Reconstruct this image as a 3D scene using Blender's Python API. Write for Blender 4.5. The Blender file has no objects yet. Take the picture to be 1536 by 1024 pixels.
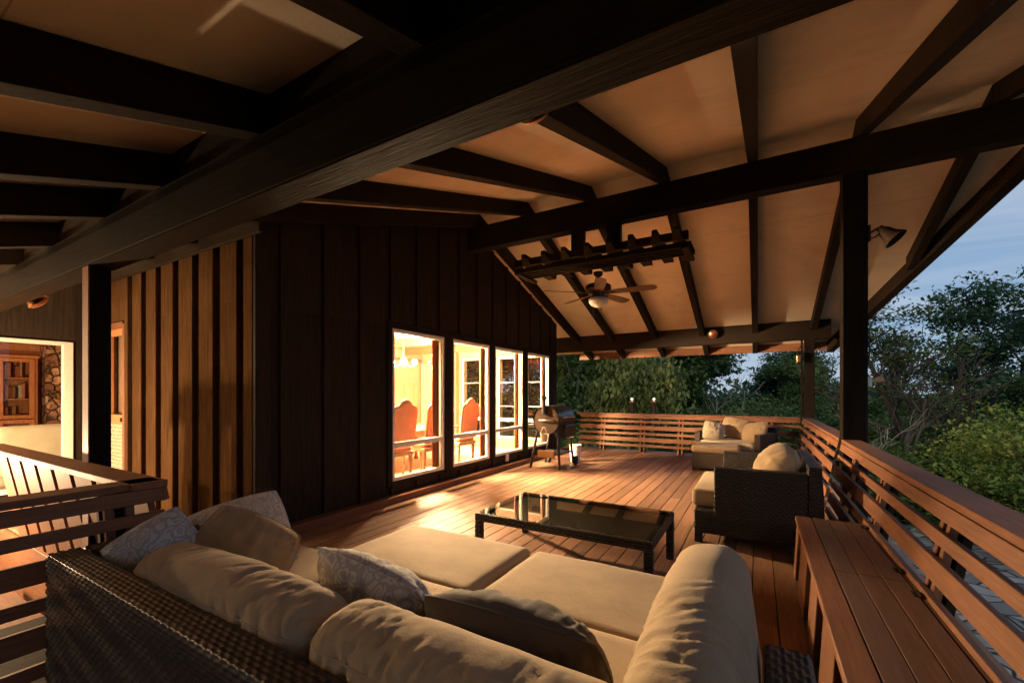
import bpy, bmesh, math, random
import numpy as np
from mathutils import Vector, Matrix, noise, Euler
PI = math.pi
rnd = random.Random(7)
S = bpy.context.scene
COL = S.collection
OFF = {}

# ---------------------------------------------------------------- helpers
class MB:
    def __init__(s):
        s.v = []; s.f = []
    def add(s, vs, fs, M=None):
        n = len(s.v)
        if M is not None:
            vs = [M @ Vector(p) for p in vs]
        s.v += [tuple(p) for p in vs]
        s.f += [tuple(i + n for i in f) for f in fs]
        return s
    def box(s, x0, x1, y0, y1, z0, z1, M=None):
        vs = [(x0,y0,z0),(x1,y0,z0),(x1,y1,z0),(x0,y1,z0),(x0,y0,z1),(x1,y0,z1),(x1,y1,z1),(x0,y1,z1)]
        return s.add(vs, [(0,3,2,1),(4,5,6,7),(0,1,5,4),(1,2,6,5),(2,3,7,6),(3,0,4,7)], M)
    def hexa(s, vs):
        return s.add(vs, [(0,3,2,1),(4,5,6,7),(0,1,5,4),(1,2,6,5),(2,3,7,6),(3,0,4,7)])
    def prism(s, poly, axis, a, b):
        # poly: 2D points; axis 0: (y,z) polygon extruded in x; 1: (x,z) in y; 2: (x,y) in z
        def mk(p, t):
            return (t,p[0],p[1]) if axis == 0 else ((p[0],t,p[1]) if axis == 1 else (p[0],p[1],t))
        n = len(poly)
        vs = [mk(p,a) for p in poly] + [mk(p,b) for p in poly]
        fs = [tuple(range(n))[::-1], tuple(range(n,2*n))] + [(i,(i+1)%n,(i+1)%n+n,i+n) for i in range(n)]
        return s.add(vs, fs)
    def tube(s, pts, rad, n=8, cap=True):
        pts = [Vector(p) for p in pts]
        if not isinstance(rad,(list,tuple)): rad = [rad]*len(pts)
        vs = []; fs = []
        up = None
        for i,p in enumerate(pts):
            d = (pts[min(i+1,len(pts)-1)]-pts[max(i-1,0)]).normalized()
            if up is None:
                up = Vector((0,0,1)) if abs(d.z)<.9 else Vector((1,0,0))
            a = d.cross(up).normalized(); b = a.cross(d).normalized(); up = b
            for k in range(n):
                t = 2*PI*k/n
                vs.append(p + (a*math.cos(t)+b*math.sin(t))*rad[i])
        for i in range(len(pts)-1):
            for k in range(n):
                fs.append((i*n+k, i*n+(k+1)%n, (i+1)*n+(k+1)%n, (i+1)*n+k))
        if cap:
            fs.append(tuple(range(n))[::-1]); fs.append(tuple(range((len(pts)-1)*n, len(pts)*n)))
        return s.add(vs, fs)
    def lathe(s, prof, c=(0,0,0), axis=(0,0,1), n=24):
        # prof: (r, h) list along the axis
        ax = Vector(axis).normalized()
        q = Vector((0,0,1)).rotation_difference(ax).to_matrix()
        vs = []; fs = []
        for r,h in prof:
            for k in range(n):
                t = 2*PI*k/n
                vs.append(Vector(c) + q @ Vector((r*math.cos(t), r*math.sin(t), h)))
        for i in range(len(prof)-1):
            for k in range(n):
                fs.append((i*n+k, i*n+(k+1)%n, (i+1)*n+(k+1)%n, (i+1)*n+k))
        return s.add(vs, fs)
    def grid(s, nu, nv, fn, closeu=False):
        n0 = len(s.v)
        for j in range(nv+1):
            for i in range(nu+1):
                s.v.append(tuple(fn(i/nu, j/nv)))
        for j in range(nv):
            for i in range(nu):
                a = n0 + j*(nu+1)+i
                s.f.append((a,a+1,a+nu+2,a+nu+1))
        return s
    def build(s, name, mat, parent=None, smooth=False, bevel=0, loc=None, rot=None, auto=None, segs=1):
        v = s.v
        if parent is not None:
            r = parent
            while r.parent is not None: r = r.parent
            o = OFF.get(r.name)
            if o is not None: v = [(p[0]-o[0],p[1]-o[1],p[2]-o[2]) for p in v]
        me = bpy.data.meshes.new(name)
        me.from_pydata(v, [], s.f); me.update()
        me.materials.append(mat)
        o = bpy.data.objects.new(name, me); COL.objects.link(o)
        if parent is not None: o.parent = parent
        if loc is not None: o.location = loc
        if rot is not None: o.rotation_euler = rot
        if smooth:
            me.polygons.foreach_set('use_smooth', [True]*len(me.polygons))
        if bevel:
            m = o.modifiers.new('b','BEVEL'); m.width = bevel; m.segments = segs; m.limit_method = 'ANGLE'; m.angle_limit = math.radians(40)
        if auto:
            bm = bmesh.new(); bm.from_mesh(me)
            for e in bm.edges:
                if len(e.link_faces)==2 and e.calc_face_angle(0) > auto: e.smooth = False
            bm.to_mesh(me); bm.free()
        return o

def tag(o, label=None, cat=None, group=None, kind=None):
    if label: o['label'] = label
    if cat: o['category'] = cat
    if group: o['group'] = group
    if kind: o['kind'] = kind
    return o
def thing(name, label, cat, loc=(0,0,0), rotz=0, group=None, world=False):
    o = bpy.data.objects.new(name, None); COL.objects.link(o)
    o.location = loc; o.rotation_euler = (0,0,rotz); o.empty_display_size = .1
    tag(o, label, cat, group)
    if world: OFF[o.name] = loc
    return o
def kids(o): return [c for c in list(COL.objects) if c.parent == o]
def copy_tree(o, parent=None):
    c = o.copy(); COL.objects.link(c)
    if parent: c.parent = parent
    for ch in kids(o): copy_tree(ch, c)
    return c
def fbm(x,y,z,o=3): return noise.fractal(Vector((x,y,z)), 1.0, 2.0, o)

# ---------------------------------------------------------------- materials
def newmat(name):
    m = bpy.data.materials.new(name); m.use_nodes = True
    nt = m.node_tree; b = nt.nodes['Principled BSDF']
    return m, nt, b
def N(nt, t, **kw):
    n = nt.nodes.new(t)
    for k,v in kw.items():
        if k in n.inputs.keys() if isinstance(k,str) else False: n.inputs[k].default_value = v
        else: setattr(n,k,v)
    return n
def L(nt,a,b): nt.links.new(a,b)
def c4(c): return (c[0],c[1],c[2],1)
def math_n(nt, op, a, b=None, c=None):
    n = nt.nodes.new('ShaderNodeMath'); n.operation = op
    for i,x in enumerate((a,b,c)):
        if x is None: continue
        if isinstance(x,(int,float)): n.inputs[i].default_value = x
        else: L(nt, x, n.inputs[i])
    return n.outputs[0]
def ramp(nt, fac, stops):
    r = nt.nodes.new('ShaderNodeValToRGB'); L(nt, fac, r.inputs[0])
    e = r.color_ramp.elements
    while len(e) < len(stops): e.new(.5)
    for el,(p,c) in zip(e, stops): el.position = p; el.color = c4(c)
    return r.outputs[0]
def texn(nt, scale, vec, detail=4, rough=.55, dist=0):
    n = nt.nodes.new('ShaderNodeTexNoise'); n.inputs['Scale'].default_value = scale
    n.inputs['Detail'].default_value = detail; n.inputs['Roughness'].default_value = rough
    n.inputs['Distortion'].default_value = dist
    if vec is not None: L(nt, vec, n.inputs['Vector'])
    return n.outputs['Fac']
def mapped(nt, sc, src='Object', rand=0):
    tc = nt.nodes.new('ShaderNodeTexCoord'); mp = nt.nodes.new('ShaderNodeMapping')
    mp.inputs['Scale'].default_value = sc
    L(nt, tc.outputs[src], mp.inputs['Vector'])
    if rand:
        g = nt.nodes.new('ShaderNodeNewGeometry')
        cx = nt.nodes.new('ShaderNodeCombineXYZ')
        r = math_n(nt,'MULTIPLY', g.outputs['Random Per Island'], rand)
        for i in range(3): L(nt, r, cx.inputs[i])
        L(nt, cx.outputs[0], mp.inputs['Location'])
    return mp.outputs[0]
def hsv(nt, col, val):
    h = nt.nodes.new('ShaderNodeHueSaturation'); L(nt, col, h.inputs['Color']); L(nt, val, h.inputs['Value']); return h.outputs[0]
def bump(nt, b, h, st, dist=.01):
    n = nt.nodes.new('ShaderNodeBump'); n.inputs['Strength'].default_value = st; n.inputs['Distance'].default_value = dist
    L(nt, h, n.inputs['Height']); L(nt, n.outputs[0], b.inputs['Normal'])
def wood(name, c1, c2, axis='y', rough=.6, bs=.3, vary=.25, stain=.3, fine=60, spec=.3):
    m, nt, b = newmat(name)
    sc = {'x':(.06,1,1),'y':(1,.06,1),'z':(1,1,.06)}[axis]
    v = mapped(nt, sc, rand=20)
    f1 = texn(nt, fine, v, 6, .65, .6)
    col = ramp(nt, f1, [(.3,c1),(.7,c2)])
    g = nt.nodes.new('ShaderNodeNewGeometry')
    tc = nt.nodes.new('ShaderNodeTexCoord')
    f2 = texn(nt, 1.3, tc.outputs['Object'], 5, .6)
    val = math_n(nt,'ADD', math_n(nt,'MULTIPLY', g.outputs['Random Per Island'], vary), math_n(nt,'MULTIPLY_ADD', f2, stain*2, 1-vary/2-stain))
    col = hsv(nt, col, val)
    L(nt, col, b.inputs['Base Color'])
    b.inputs['Roughness'].default_value = rough
    L(nt, math_n(nt,'MULTIPLY_ADD', f2, .35, rough-.17), b.inputs['Roughness'])
    b.inputs['Specular IOR Level'].default_value = spec
    bump(nt, b, f1, bs, .004)
    return m
def plain(name, col, rough=.5, metal=0, vary=.08, bs=.05, scale=30, spec=.5):
    m, nt, b = newmat(name)
    tc = nt.nodes.new('ShaderNodeTexCoord')
    f = texn(nt, scale, tc.outputs['Object'], 4)
    c = ramp(nt, f, [(.25,tuple(x*(1-vary) for x in col)),(.75,tuple(min(1,x*(1+vary)) for x in col))])
    L(nt, c, b.inputs['Base Color']); b.inputs['Roughness'].default_value = rough; b.inputs['Metallic'].default_value = metal
    b.inputs['Specular IOR Level'].default_value = spec
    bump(nt, b, f, bs, .002)
    return m
def emis(name, col, st):
    m, nt, b = newmat(name)
    b.inputs['Base Color'].default_value = c4(col); b.inputs['Emission Color'].default_value = c4(col)
    b.inputs['Emission Strength'].default_value = st
    return m
def fabric(name, col, dark=.8, weave=900, bs=.25):
    m, nt, b = newmat(name)
    tc = nt.nodes.new('ShaderNodeTexCoord')
    f = texn(nt, 6, tc.outputs['Object'], 5, .6)
    f2 = texn(nt, 150, tc.outputs['Object'], 4, .75)
    mix = math_n(nt,'ADD', math_n(nt,'MULTIPLY', f, .6), math_n(nt,'MULTIPLY', f2, .4))
    c = ramp(nt, mix, [(.3,tuple(x*dark for x in col)),(.7,col)])
    L(nt, c, b.inputs['Base Color']); b.inputs['Roughness'].default_value = .92
    b.inputs['Specular IOR Level'].default_value = .15
    b.inputs['Sheen Weight'].default_value = .15; b.inputs['Sheen Roughness'].default_value = .5
    bump(nt, b, math_n(nt,'ADD', f2, math_n(nt,'MULTIPLY', texn(nt, 22, tc.outputs['Object'], 5,.6), 1.6)), bs, .003)
    return m
def patterned(name, c1, c2, scale=9):
    m, nt, b = newmat(name)
    tc = nt.nodes.new('ShaderNodeTexCoord')
    w = nt.nodes.new('ShaderNodeTexVoronoi'); w.feature = 'DISTANCE_TO_EDGE'; w.inputs['Scale'].default_value = scale
    nn = nt.nodes.new('ShaderNodeTexNoise'); nn.inputs['Scale'].default_value = 5
    L(nt, tc.outputs['Object'], nn.inputs['Vector'])
    ad = nt.nodes.new('ShaderNodeVectorMath'); ad.operation = 'MULTIPLY_ADD'
    L(nt, nn.outputs['Color'], ad.inputs[0]); ad.inputs[1].default_value = (.35,.35,.35); L(nt, tc.outputs['Object'], ad.inputs[2])
    L(nt, ad.outputs[0], w.inputs['Vector'])
    f = math_n(nt, 'SMOOTH_MIN', w.outputs['Distance'], .5, .1)
    c = ramp(nt, f, [(.10,c2),(.135,c1)])
    c = ramp(nt, w.outputs['Distance'], [(.0,c2),(.07,c2),(.10,c1),(.24,c1),(.27,c2),(.33,c2),(.36,c1)])
    f2 = texn(nt, 250, tc.outputs['Object'], 3, .7)
    c = hsv(nt, c, math_n(nt,'MULTIPLY_ADD', f2, .3, .82))
    L(nt, c, b.inputs['Base Color']); b.inputs['Roughness'].default_value = .9; b.inputs['Specular IOR Level'].default_value = .15
    bump(nt, b, f2, .2, .002)
    return m
def wicker(name, c1, c2, pu=.028, pv=.012, rough=.38, bs=1.0):
    m, nt, b = newmat(name)
    tc = nt.nodes.new('ShaderNodeTexCoord'); sp = nt.nodes.new('ShaderNodeSeparateXYZ'); L(nt, tc.outputs['Object'], sp.inputs[0])
    g = nt.nodes.new('ShaderNodeNewGeometry'); sn = nt.nodes.new('ShaderNodeSeparateXYZ')
    L(nt, tc.outputs['Normal'], sn.inputs[0])
    flat = math_n(nt,'GREATER_THAN', math_n(nt,'ABSOLUTE', sn.outputs[2]), .7)
    xy = math_n(nt,'ADD', sp.outputs[0], sp.outputs[1])
    def mixv(a,bb): # flat? bb : a
        return math_n(nt,'ADD', math_n(nt,'MULTIPLY', a, math_n(nt,'SUBTRACT',1,flat)), math_n(nt,'MULTIPLY', bb, flat))
    u = math_n(nt,'DIVIDE', mixv(xy, sp.outputs[0]), pu)
    v = math_n(nt,'DIVIDE', mixv(sp.outputs[2], sp.outputs[1]), pv)
    par = math_n(nt,'MULTIPLY', math_n(nt,'FLOOR', v), .5)
    s1 = math_n(nt,'ABSOLUTE', math_n(nt,'SINE', math_n(nt,'MULTIPLY', math_n(nt,'ADD', u, par), PI)))
    s2 = math_n(nt,'ABSOLUTE', math_n(nt,'SINE', math_n(nt,'MULTIPLY', v, PI)))
    h = math_n(nt,'MULTIPLY', math_n(nt,'POWER', s1, .6), math_n(nt,'POWER', s2, .6))
    f = texn(nt, 12, tc.outputs['Object'], 4)
    c = ramp(nt, h, [(.1,tuple(x*.25 for x in c1)),(.5,c1),(1,c2)])  # strand gaps darkened by weave height: crevice shade put into the colour
    c = hsv(nt, c, math_n(nt,'MULTIPLY_ADD', f, .8, .6))
    L(nt, c, b.inputs['Base Color']); b.inputs['Roughness'].default_value = rough; b.inputs['Specular IOR Level'].default_value = .5
    bump(nt, b, h, bs, .006)
    return m
def glassm(name, tint=(.9,.95,.95), refl=1.0, rough=.0, trans=1.0):
    m, nt, b = newmat(name)
    nt.nodes.remove(b)
    out = nt.nodes['Material Output']
    tr = nt.nodes.new('ShaderNodeBsdfTransparent'); tr.inputs[0].default_value = c4(tint)
    gl = nt.nodes.new('ShaderNodeBsdfGlossy'); gl.inputs['Roughness'].default_value = rough
    fr = nt.nodes.new('ShaderNodeFresnel'); fr.inputs['IOR'].default_value = 1.5
    mx = nt.nodes.new('ShaderNodeMixShader')
    gg = nt.nodes.new('ShaderNodeNewGeometry')
    L(nt, math_n(nt,'MULTIPLY', math_n(nt,'MULTIPLY', fr.outputs[0], refl), math_n(nt,'SUBTRACT', 1, gg.outputs['Backfacing'])), mx.inputs[0]); L(nt, tr.outputs[0], mx.inputs[1]); L(nt, gl.outputs[0], mx.inputs[2])
    L(nt, mx.outputs[0], out.inputs[0])
    return m
def leafm(name, cs, trans=.35, rough=.55):
    m, nt, b = newmat(name)
    out = nt.nodes['Material Output']
    g = nt.nodes.new('ShaderNodeNewGeometry'); tc = nt.nodes.new('ShaderNodeTexCoord')
    f = texn(nt, .9, tc.outputs['Object'], 3)
    r = math_n(nt,'ADD', math_n(nt,'MULTIPLY', g.outputs['Random Per Island'], .45), math_n(nt,'MULTIPLY_ADD', f, 1.3, -.35))
    c = ramp(nt, r, [(0,cs[0]),(.5,cs[1]),(1,cs[2])])
    L(nt, c, b.inputs['Base Color']); b.inputs['Roughness'].default_value = rough; b.inputs['Specular IOR Level'].default_value = .25
    t = nt.nodes.new('ShaderNodeBsdfTranslucent'); L(nt, c, t.inputs[0])
    mx = nt.nodes.new('ShaderNodeMixShader'); mx.inputs[0].default_value = trans
    L(nt, b.outputs[0], mx.inputs[1]); L(nt, t.outputs[0], mx.inputs[2]); L(nt, mx.outputs[0], out.inputs[0])
    return m

DK1,DK2 = (.0085,.0054,.0036),(.023,.0145,.0092)
M = {}
for ax in 'xyz':
    M['dark_'+ax] = wood('dark_stained_wood_'+ax, DK1, DK2, ax, .72, .6, .4, .35, 50, .12)
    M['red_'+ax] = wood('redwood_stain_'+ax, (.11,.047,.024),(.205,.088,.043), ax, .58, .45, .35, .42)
for ax in 'xyz': M['black_'+ax] = wood('shaded_dark_wood_'+ax, (.004,.0028,.0021),(.012,.008,.0055), ax, .78, .7, .5, .4, 50, .06)  # darker copy of the dark stain, shade painted into near beam and posts
M['beam_lit'] = wood('beam_lit_underside', (.010,.0055,.0028),(.022,.012,.006), 'x', .8, .7, .5, .4, 50, .03)  # lighter brown: light on the near beam's underside put into colour
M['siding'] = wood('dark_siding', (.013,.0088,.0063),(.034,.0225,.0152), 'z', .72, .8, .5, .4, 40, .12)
M['siding_lit'] = wood('rough_sawn_siding_lit', (.040,.0195,.0085),(.088,.046,.020), 'z', .85, .9, .35, .45, 40, .0)  # paler copy of the siding, lamplight on the side wall put into colour
M['deck'] = wood('deck_boards', (.150,.080,.047),(.285,.160,.094), 'y', .5, .35, .55, .4, 45)
M['bench_top'] = wood('bench_boards', (.080,.044,.030),(.135,.074,.049), 'y', .5, .4, .3, .5)
def ceilm():
    m, nt, b = newmat('tan_ceiling_board')
    tc = nt.nodes.new('ShaderNodeTexCoord')
    f = texn(nt, 1.6, tc.outputs['Object'], 6, .6); f2 = texn(nt, 90, tc.outputs['Object'], 4, .6)
    c = ramp(nt, math_n(nt,'ADD', math_n(nt,'MULTIPLY',f,.7), math_n(nt,'MULTIPLY',f2,.3)), [(.3,(.62,.53,.42)),(.65,(.72,.625,.505))])
    sp_ = nt.nodes.new('ShaderNodeSeparateXYZ'); L(nt, tc.outputs['Object'], sp_.inputs[0])
    fr_ = math_n(nt,'FRACT', math_n(nt,'DIVIDE', math_n(nt,'ADD', sp_.outputs[1], 40.3), 1.16))
    seam = math_n(nt,'LESS_THAN', fr_, .006)
    st_ = ramp(nt, texn(nt, .55, tc.outputs['Object'], 8, .7, 1.5), [(.34,(.86,.86,.86)),(.5,(1,1,1))])
    sp2 = nt.nodes.new('ShaderNodeSeparateXYZ'); L(nt, st_, sp2.inputs[0])
    c = hsv(nt, c, math_n(nt,'MULTIPLY', sp2.outputs[0], math_n(nt,'MULTIPLY_ADD', seam, -.38, 1.0)))
    L(nt, c, b.inputs['Base Color']); b.inputs['Roughness'].default_value = .85; b.inputs['Specular IOR Level'].default_value = .2
    bump(nt, b, math_n(nt,'ADD', f2, math_n(nt,'MULTIPLY', f, 5)), .35, .004)
    return m
M['ceil'] = ceilm()
M['fab'] = fabric('tan_canvas', (.40,.295,.18), .70, bs=.4)
M['fab2'] = fabric('khaki_canvas', (.31,.215,.12), .78)
M['fabdark'] = fabric('grey_brown_canvas', (.075,.060,.050), .75)
M['cream'] = fabric('cream_fabric', (.50,.43,.31), .8)
M['pat'] = patterned('grey_loop_print', (.44,.44,.45), (.31,.30,.30), 15)
M['pat2'] = patterned('ivory_loop_print', (.58,.55,.49), (.43,.40,.35), 15)
M['wick'] = wicker('dark_wicker', (.006,.0043,.0035), (.038,.027,.019), .044,.021,.42,1.8)
M['wick_lit'] = wicker('brown_wicker_lit', (.045,.030,.020), (.10,.068,.045), .03, .014)  # lighter copy of the wicker, window light on the far seats painted in
M['wick_geo'] = plain('dark_resin_strand', (.042,.028,.019), .42, 0, .45, .35, 160)
M['weave_top'] = wicker('olive_woven_top', (.09,.065,.045), (.17,.125,.08), .02, .02)
M['white'] = plain('white_vinyl', (.72,.70,.62), .4)
M['glass'] = glassm('window_glass', (.97,.98,.97), .9)
M['tglass'] = glassm('table_glass', (.86,.88,.84), 1.7)
M['black'] = plain('black_powder_coat', (.014,.014,.015), .35)
M['lid'] = plain('grill_enamel', (.022,.022,.025), .22, 0, .1, .02)
M['bronze'] = plain('bronze_barrel', (.030,.018,.011), .7, 0, .15, .1, 30, .08)
M['copper'] = plain('copper', (.55,.24,.12), .3, .9, .15)
M['steel'] = plain('brushed_steel', (.55,.55,.53), .3, .9)
M['galv'] = plain('galvanised_bucket', (.45,.42,.34), .4, .6)
M['rubber'] = plain('black_rubber', (.012,.012,.012), .7)
M['fan'] = plain('aged_bronze', (.05,.032,.022), .35, .4)
M['blade'] = wood('fan_blade_wood', (.10,.06,.035),(.16,.10,.06), 'x', .5)
M['frost'] = plain('frosted_bowl', (.62,.60,.52), .45)
M['peach'] = wood('peach_panelling', (.21,.135,.08),(.34,.23,.145), 'z', .5, .4, .35, .2, 25)
M['orange'] = wood('knotty_pine', (.36,.14,.06),(.55,.24,.10), 'z', .45, .2, .25, .15)
M['mahog'] = wood('mahogany', (.20,.055,.025),(.32,.10,.045), 'z', .4, .1)
M['mahog_x'] = wood('mahogany_beam', (.20,.055,.025),(.32,.10,.045), 'x', .4, .1)
M['rust'] = fabric('rust_damask', (.52,.22,.13), .75)
M['carpet'] = fabric('sand_carpet', (.50,.42,.31), .85)
M['oak'] = wood('carved_oak', (.22,.12,.055),(.38,.22,.11), 'z', .45, .2)
M['yellow'] = fabric('gold_curtain', (.75,.55,.18), .85)
M['bulb'] = emis('lit_bulb', (1,.82,.55), 26)
M['fogged'] = plain('white_plastic', (.68,.68,.68), .5)
M['bark'] = wood('tree_bark', (.035,.026,.020),(.085,.065,.05), 'z', .9, 1.0, .1, .3, 14)
M['barkpale'] = wood('pale_branch', (.22,.19,.16),(.34,.30,.26), 'z', .9, .6, .1, .3, 14)
G1 = leafm('deep_green_leaves', [(.022,.040,.012),(.065,.115,.034),(.13,.20,.055)])
G2 = leafm('mid_green_leaves', [(.028,.050,.013),(.080,.128,.036),(.155,.21,.055)])
G5 = leafm('olive_leaves', [(.030,.046,.013),(.080,.110,.032),(.15,.18,.05)])
G3 = leafm('yellow_green_leaves', [(.05,.10,.02),(.17,.24,.045),(.36,.30,.07)])
G4 = leafm('blue_green_needles', [(.018,.036,.018),(.050,.095,.044),(.09,.155,.068)])
def stonem():
    m, nt, b = newmat('flagstone_paving')
    v = mapped(nt, (1,1,1))
    w = nt.nodes.new('ShaderNodeTexVoronoi'); w.feature='DISTANCE_TO_EDGE'; w.inputs['Scale'].default_value = 2.3; L(nt, v, w.inputs['Vector'])
    w2 = nt.nodes.new('ShaderNodeTexVoronoi'); w2.inputs['Scale'].default_value = 2.3; L(nt, v, w2.inputs['Vector'])
    f = texn(nt, 7, v, 6, .6)
    sp = nt.nodes.new('ShaderNodeSeparateXYZ'); L(nt, w2.outputs['Color'], sp.inputs[0])
    c = ramp(nt, math_n(nt,'ADD', math_n(nt,'MULTIPLY', sp.outputs[0], .6), math_n(nt,'MULTIPLY', f, .5)), [(.15,(.10,.095,.085)),(.55,(.20,.185,.165)),(.9,(.36,.33,.29))])
    gap = ramp(nt, w.outputs['Distance'], [(.02,(0,0,0)),(.06,(1,1,1))])
    mx = nt.nodes.new('ShaderNodeMix'); mx.data_type='RGBA'; L(nt, gap, mx.inputs[0]); mx.inputs[6].default_value=(.02,.022,.016,1); L(nt, c, mx.inputs[7])
    L(nt, mx.outputs[2], b.inputs['Base Color']); b.inputs['Roughness'].default_value = .75
    bump(nt, b, math_n(nt,'ADD', math_n(nt,'MULTIPLY',gap,2), f), .8, .03)
    return m
M['flag'] = stonem()
def groundm():
    m, nt, b = newmat('yard_ground')
    v = mapped(nt, (1,1,1)); f = texn(nt, .6, v, 6, .65); f2 = texn(nt, 9, v, 5, .7)
    c = ramp(nt, math_n(nt,'ADD', math_n(nt,'MULTIPLY', f, .65), math_n(nt,'MULTIPLY', f2, .35)), [(.3,(.022,.034,.012)),(.5,(.045,.065,.02)),(.7,(.09,.075,.045))])
    L(nt, c, b.inputs['Base Color']); b.inputs['Roughness'].default_value = .95
    bump(nt, b, f2, 1, .05)
    return m
M['ground'] = groundm()
M['gravelpath'] = plain('pale_gravel_path', (.20,.20,.19), .9, 0, .3, .6, 14)
def rockm():
    m, nt, b = newmat('stone_chimney')
    v = mapped(nt, (1,1,1))
    w = nt.nodes.new('ShaderNodeTexVoronoi'); w.inputs['Scale'].default_value = 5; L(nt, v, w.inputs['Vector'])
    sp = nt.nodes.new('ShaderNodeSeparateXYZ'); L(nt, w.outputs['Color'], sp.inputs[0])
    w2 = nt.nodes.new('ShaderNodeTexVoronoi'); w2.feature='DISTANCE_TO_EDGE'; w2.inputs['Scale'].default_value = 5; L(nt, v, w2.inputs['Vector'])
    c = ramp(nt, sp.outputs[0], [(.1,(.25,.12,.07)),(.5,(.5,.28,.16)),(.9,(.7,.48,.32))])
    gap = ramp(nt, w2.outputs['Distance'], [(.01,(.15,.15,.15)),(.08,(1,1,1))])
    mx = nt.nodes.new('ShaderNodeMix'); mx.data_type='RGBA'; mx.blend_type='MULTIPLY'; mx.inputs[0].default_value=1; L(nt,c,mx.inputs[6]); L(nt,gap,mx.inputs[7])
    L(nt, mx.outputs[2], b.inputs['Base Color']); b.inputs['Roughness'].default_value=.8
    bump(nt,b,gap,1,.05)
    return m
M['rock'] = rockm()
M['globe'] = emis('frosted_globe_glow', (.9,.9,.8), .2)
LP1,LP2,LP3,LP4,LP5 = 17500,170,600,640,800
# ---------------------------------------------------------------- camera and sky
H = 1.42
cam = bpy.data.cameras.new('camera'); co = bpy.data.objects.new('camera', cam); COL.objects.link(co); S.camera = co
co.location = (0,0,H); co.rotation_euler = (PI/2, 0, math.atan2(369,638))
cam.sensor_width = 36; cam.lens = 638/1536*36; cam.shift_y = 78/1536; cam.clip_end = 2000; cam.clip_start = .05
S.view_settings.view_transform = 'Standard'; S.view_settings.look = 'None'; S.view_settings.exposure = 0; S.view_settings.gamma = 1
S.cycles.use_denoising = True; S.cycles.max_bounces = 10; S.cycles.diffuse_bounces = 6; S.cycles.transparent_max_bounces = 16
S.cycles.sample_clamp_indirect = 15; S.cycles.caustics_reflective = False; S.cycles.caustics_refractive = False
W = bpy.data.worlds.new('World'); S.world = W; W.use_nodes = True
nt = W.node_tree; bg = nt.nodes['Background']
tc = nt.nodes.new('ShaderNodeTexCoord'); sp = nt.nodes.new('ShaderNodeSeparateXYZ'); L(nt, tc.outputs['Generated'], sp.inputs[0])
base = ramp(nt, sp.outputs[2], [(0,(.27,.34,.42)),(.12,(.19,.285,.41)),(.35,(.115,.20,.34)),(1,(.075,.135,.26))])
# flat cloud deck: project the direction on a horizontal layer
den = math_n(nt,'ADD', math_n(nt,'MAXIMUM', sp.outputs[2], 0.0), .12)
cx = nt.nodes.new('ShaderNodeCombineXYZ')
L(nt, math_n(nt,'DIVIDE', sp.outputs[0], den), cx.inputs[0]); L(nt, math_n(nt,'DIVIDE', sp.outputs[1], den), cx.inputs[1])
mp = nt.nodes.new('ShaderNodeMapping'); mp.inputs['Scale'].default_value = (.28,1.7,1); mp.inputs['Rotation'].default_value=(0,0,.5); L(nt, cx.outputs[0], mp.inputs[0])
cf = texn(nt, 1.1, mp.outputs[0], 7, .58, .8)
cl = ramp(nt, cf, [(.42,(0,0,0)),(.62,(1,1,1))])
mx = nt.nodes.new('ShaderNodeMix'); mx.data_type='RGBA'; L(nt, math_n(nt,'MULTIPLY', cl, .55), mx.inputs[0]); L(nt, base, mx.inputs[6]); mx.inputs[7].default_value=(.33,.38,.45,1)
L(nt, mx.outputs[2], bg.inputs[0]); bg.inputs[1].default_value = 1.62

# ---------------------------------------------------------------- ground, deck
GZ = -2.6
tag(MB().add([(-300,-300,GZ),(300,-300,GZ),(300,600,GZ),(-300,600,GZ)],[(0,1,2,3)]).build('ground', M['ground']), kind='structure')
def patch(name, pts, z, mat):
    n = len(pts); return tag(MB().add([(x,y,z) for x,y in pts], [tuple(range(n))]).build(name, mat), kind='structure')
def blob(cx_,cy_,rx,ry,n=40,seed=0,a=.18):
    return [(cx_+rx*math.cos(2*PI*i/n)*(1+a*fbm(math.cos(2*PI*i/n)*1.5,math.sin(2*PI*i/n)*1.5,seed)), cy_+ry*math.sin(2*PI*i/n)*(1+a*fbm(math.cos(2*PI*i/n)*1.5,math.sin(2*PI*i/n)*1.5,seed+5))) for i in range(n)]
patch('flagstone_path', blob(3.9,12.2,2.1,4.6,60,1,.3), GZ+.012, M['flag'])
patch('flagstone_path', blob(3.2,4.5,2.0,4.2,60,4,.3), GZ+.016, M['flag'])
patch('gravel_path', blob(-3.0,17.5,7.5,3.2,60,3,.3), GZ+.008, M['gravelpath'])
# boards run along the house wall
mb = MB(); x = -4.05; k = 0
r2 = random.Random(3)
while x < .98:
    w = .137
    cuts = [-2.6]; y = -2.6 + r2.uniform(1.2,3.6)
    while y < 10.4: cuts.append(y); y += r2.choice((2.4,3.6,3.6,4.8))
    cuts.append(10.93)
    for a,b in zip(cuts[:-1],cuts[1:]):
        ya = a
        if x < -2.9:  # the stairwell is open beside the near left corner
            ya = max(a, 1.24)
            if ya >= b-.05: continue
        dz = r2.uniform(-.0012,.0012)
        mb.box(x, x+w, ya+.0015, b-.0015, -.03, dz)
    x += w+.0065
mbw = mb
x = -8.38
while x < -4.06:
    mbw.box(x, x+.137, 1.24, 2.32, -.03, 0); x += .1435
deck = tag(mbw.build('deck', M['deck'], bevel=.0025), kind='structure')
mb = MB(); mb.box(-4.05,.98,-2.6,10.9,-.26,-.035); mb.box(-8.38,-4.05,1.25,2.32,-.26,-.035)
tag(mb.build('deck_joists', M['dark_y']), kind='structure')
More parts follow.
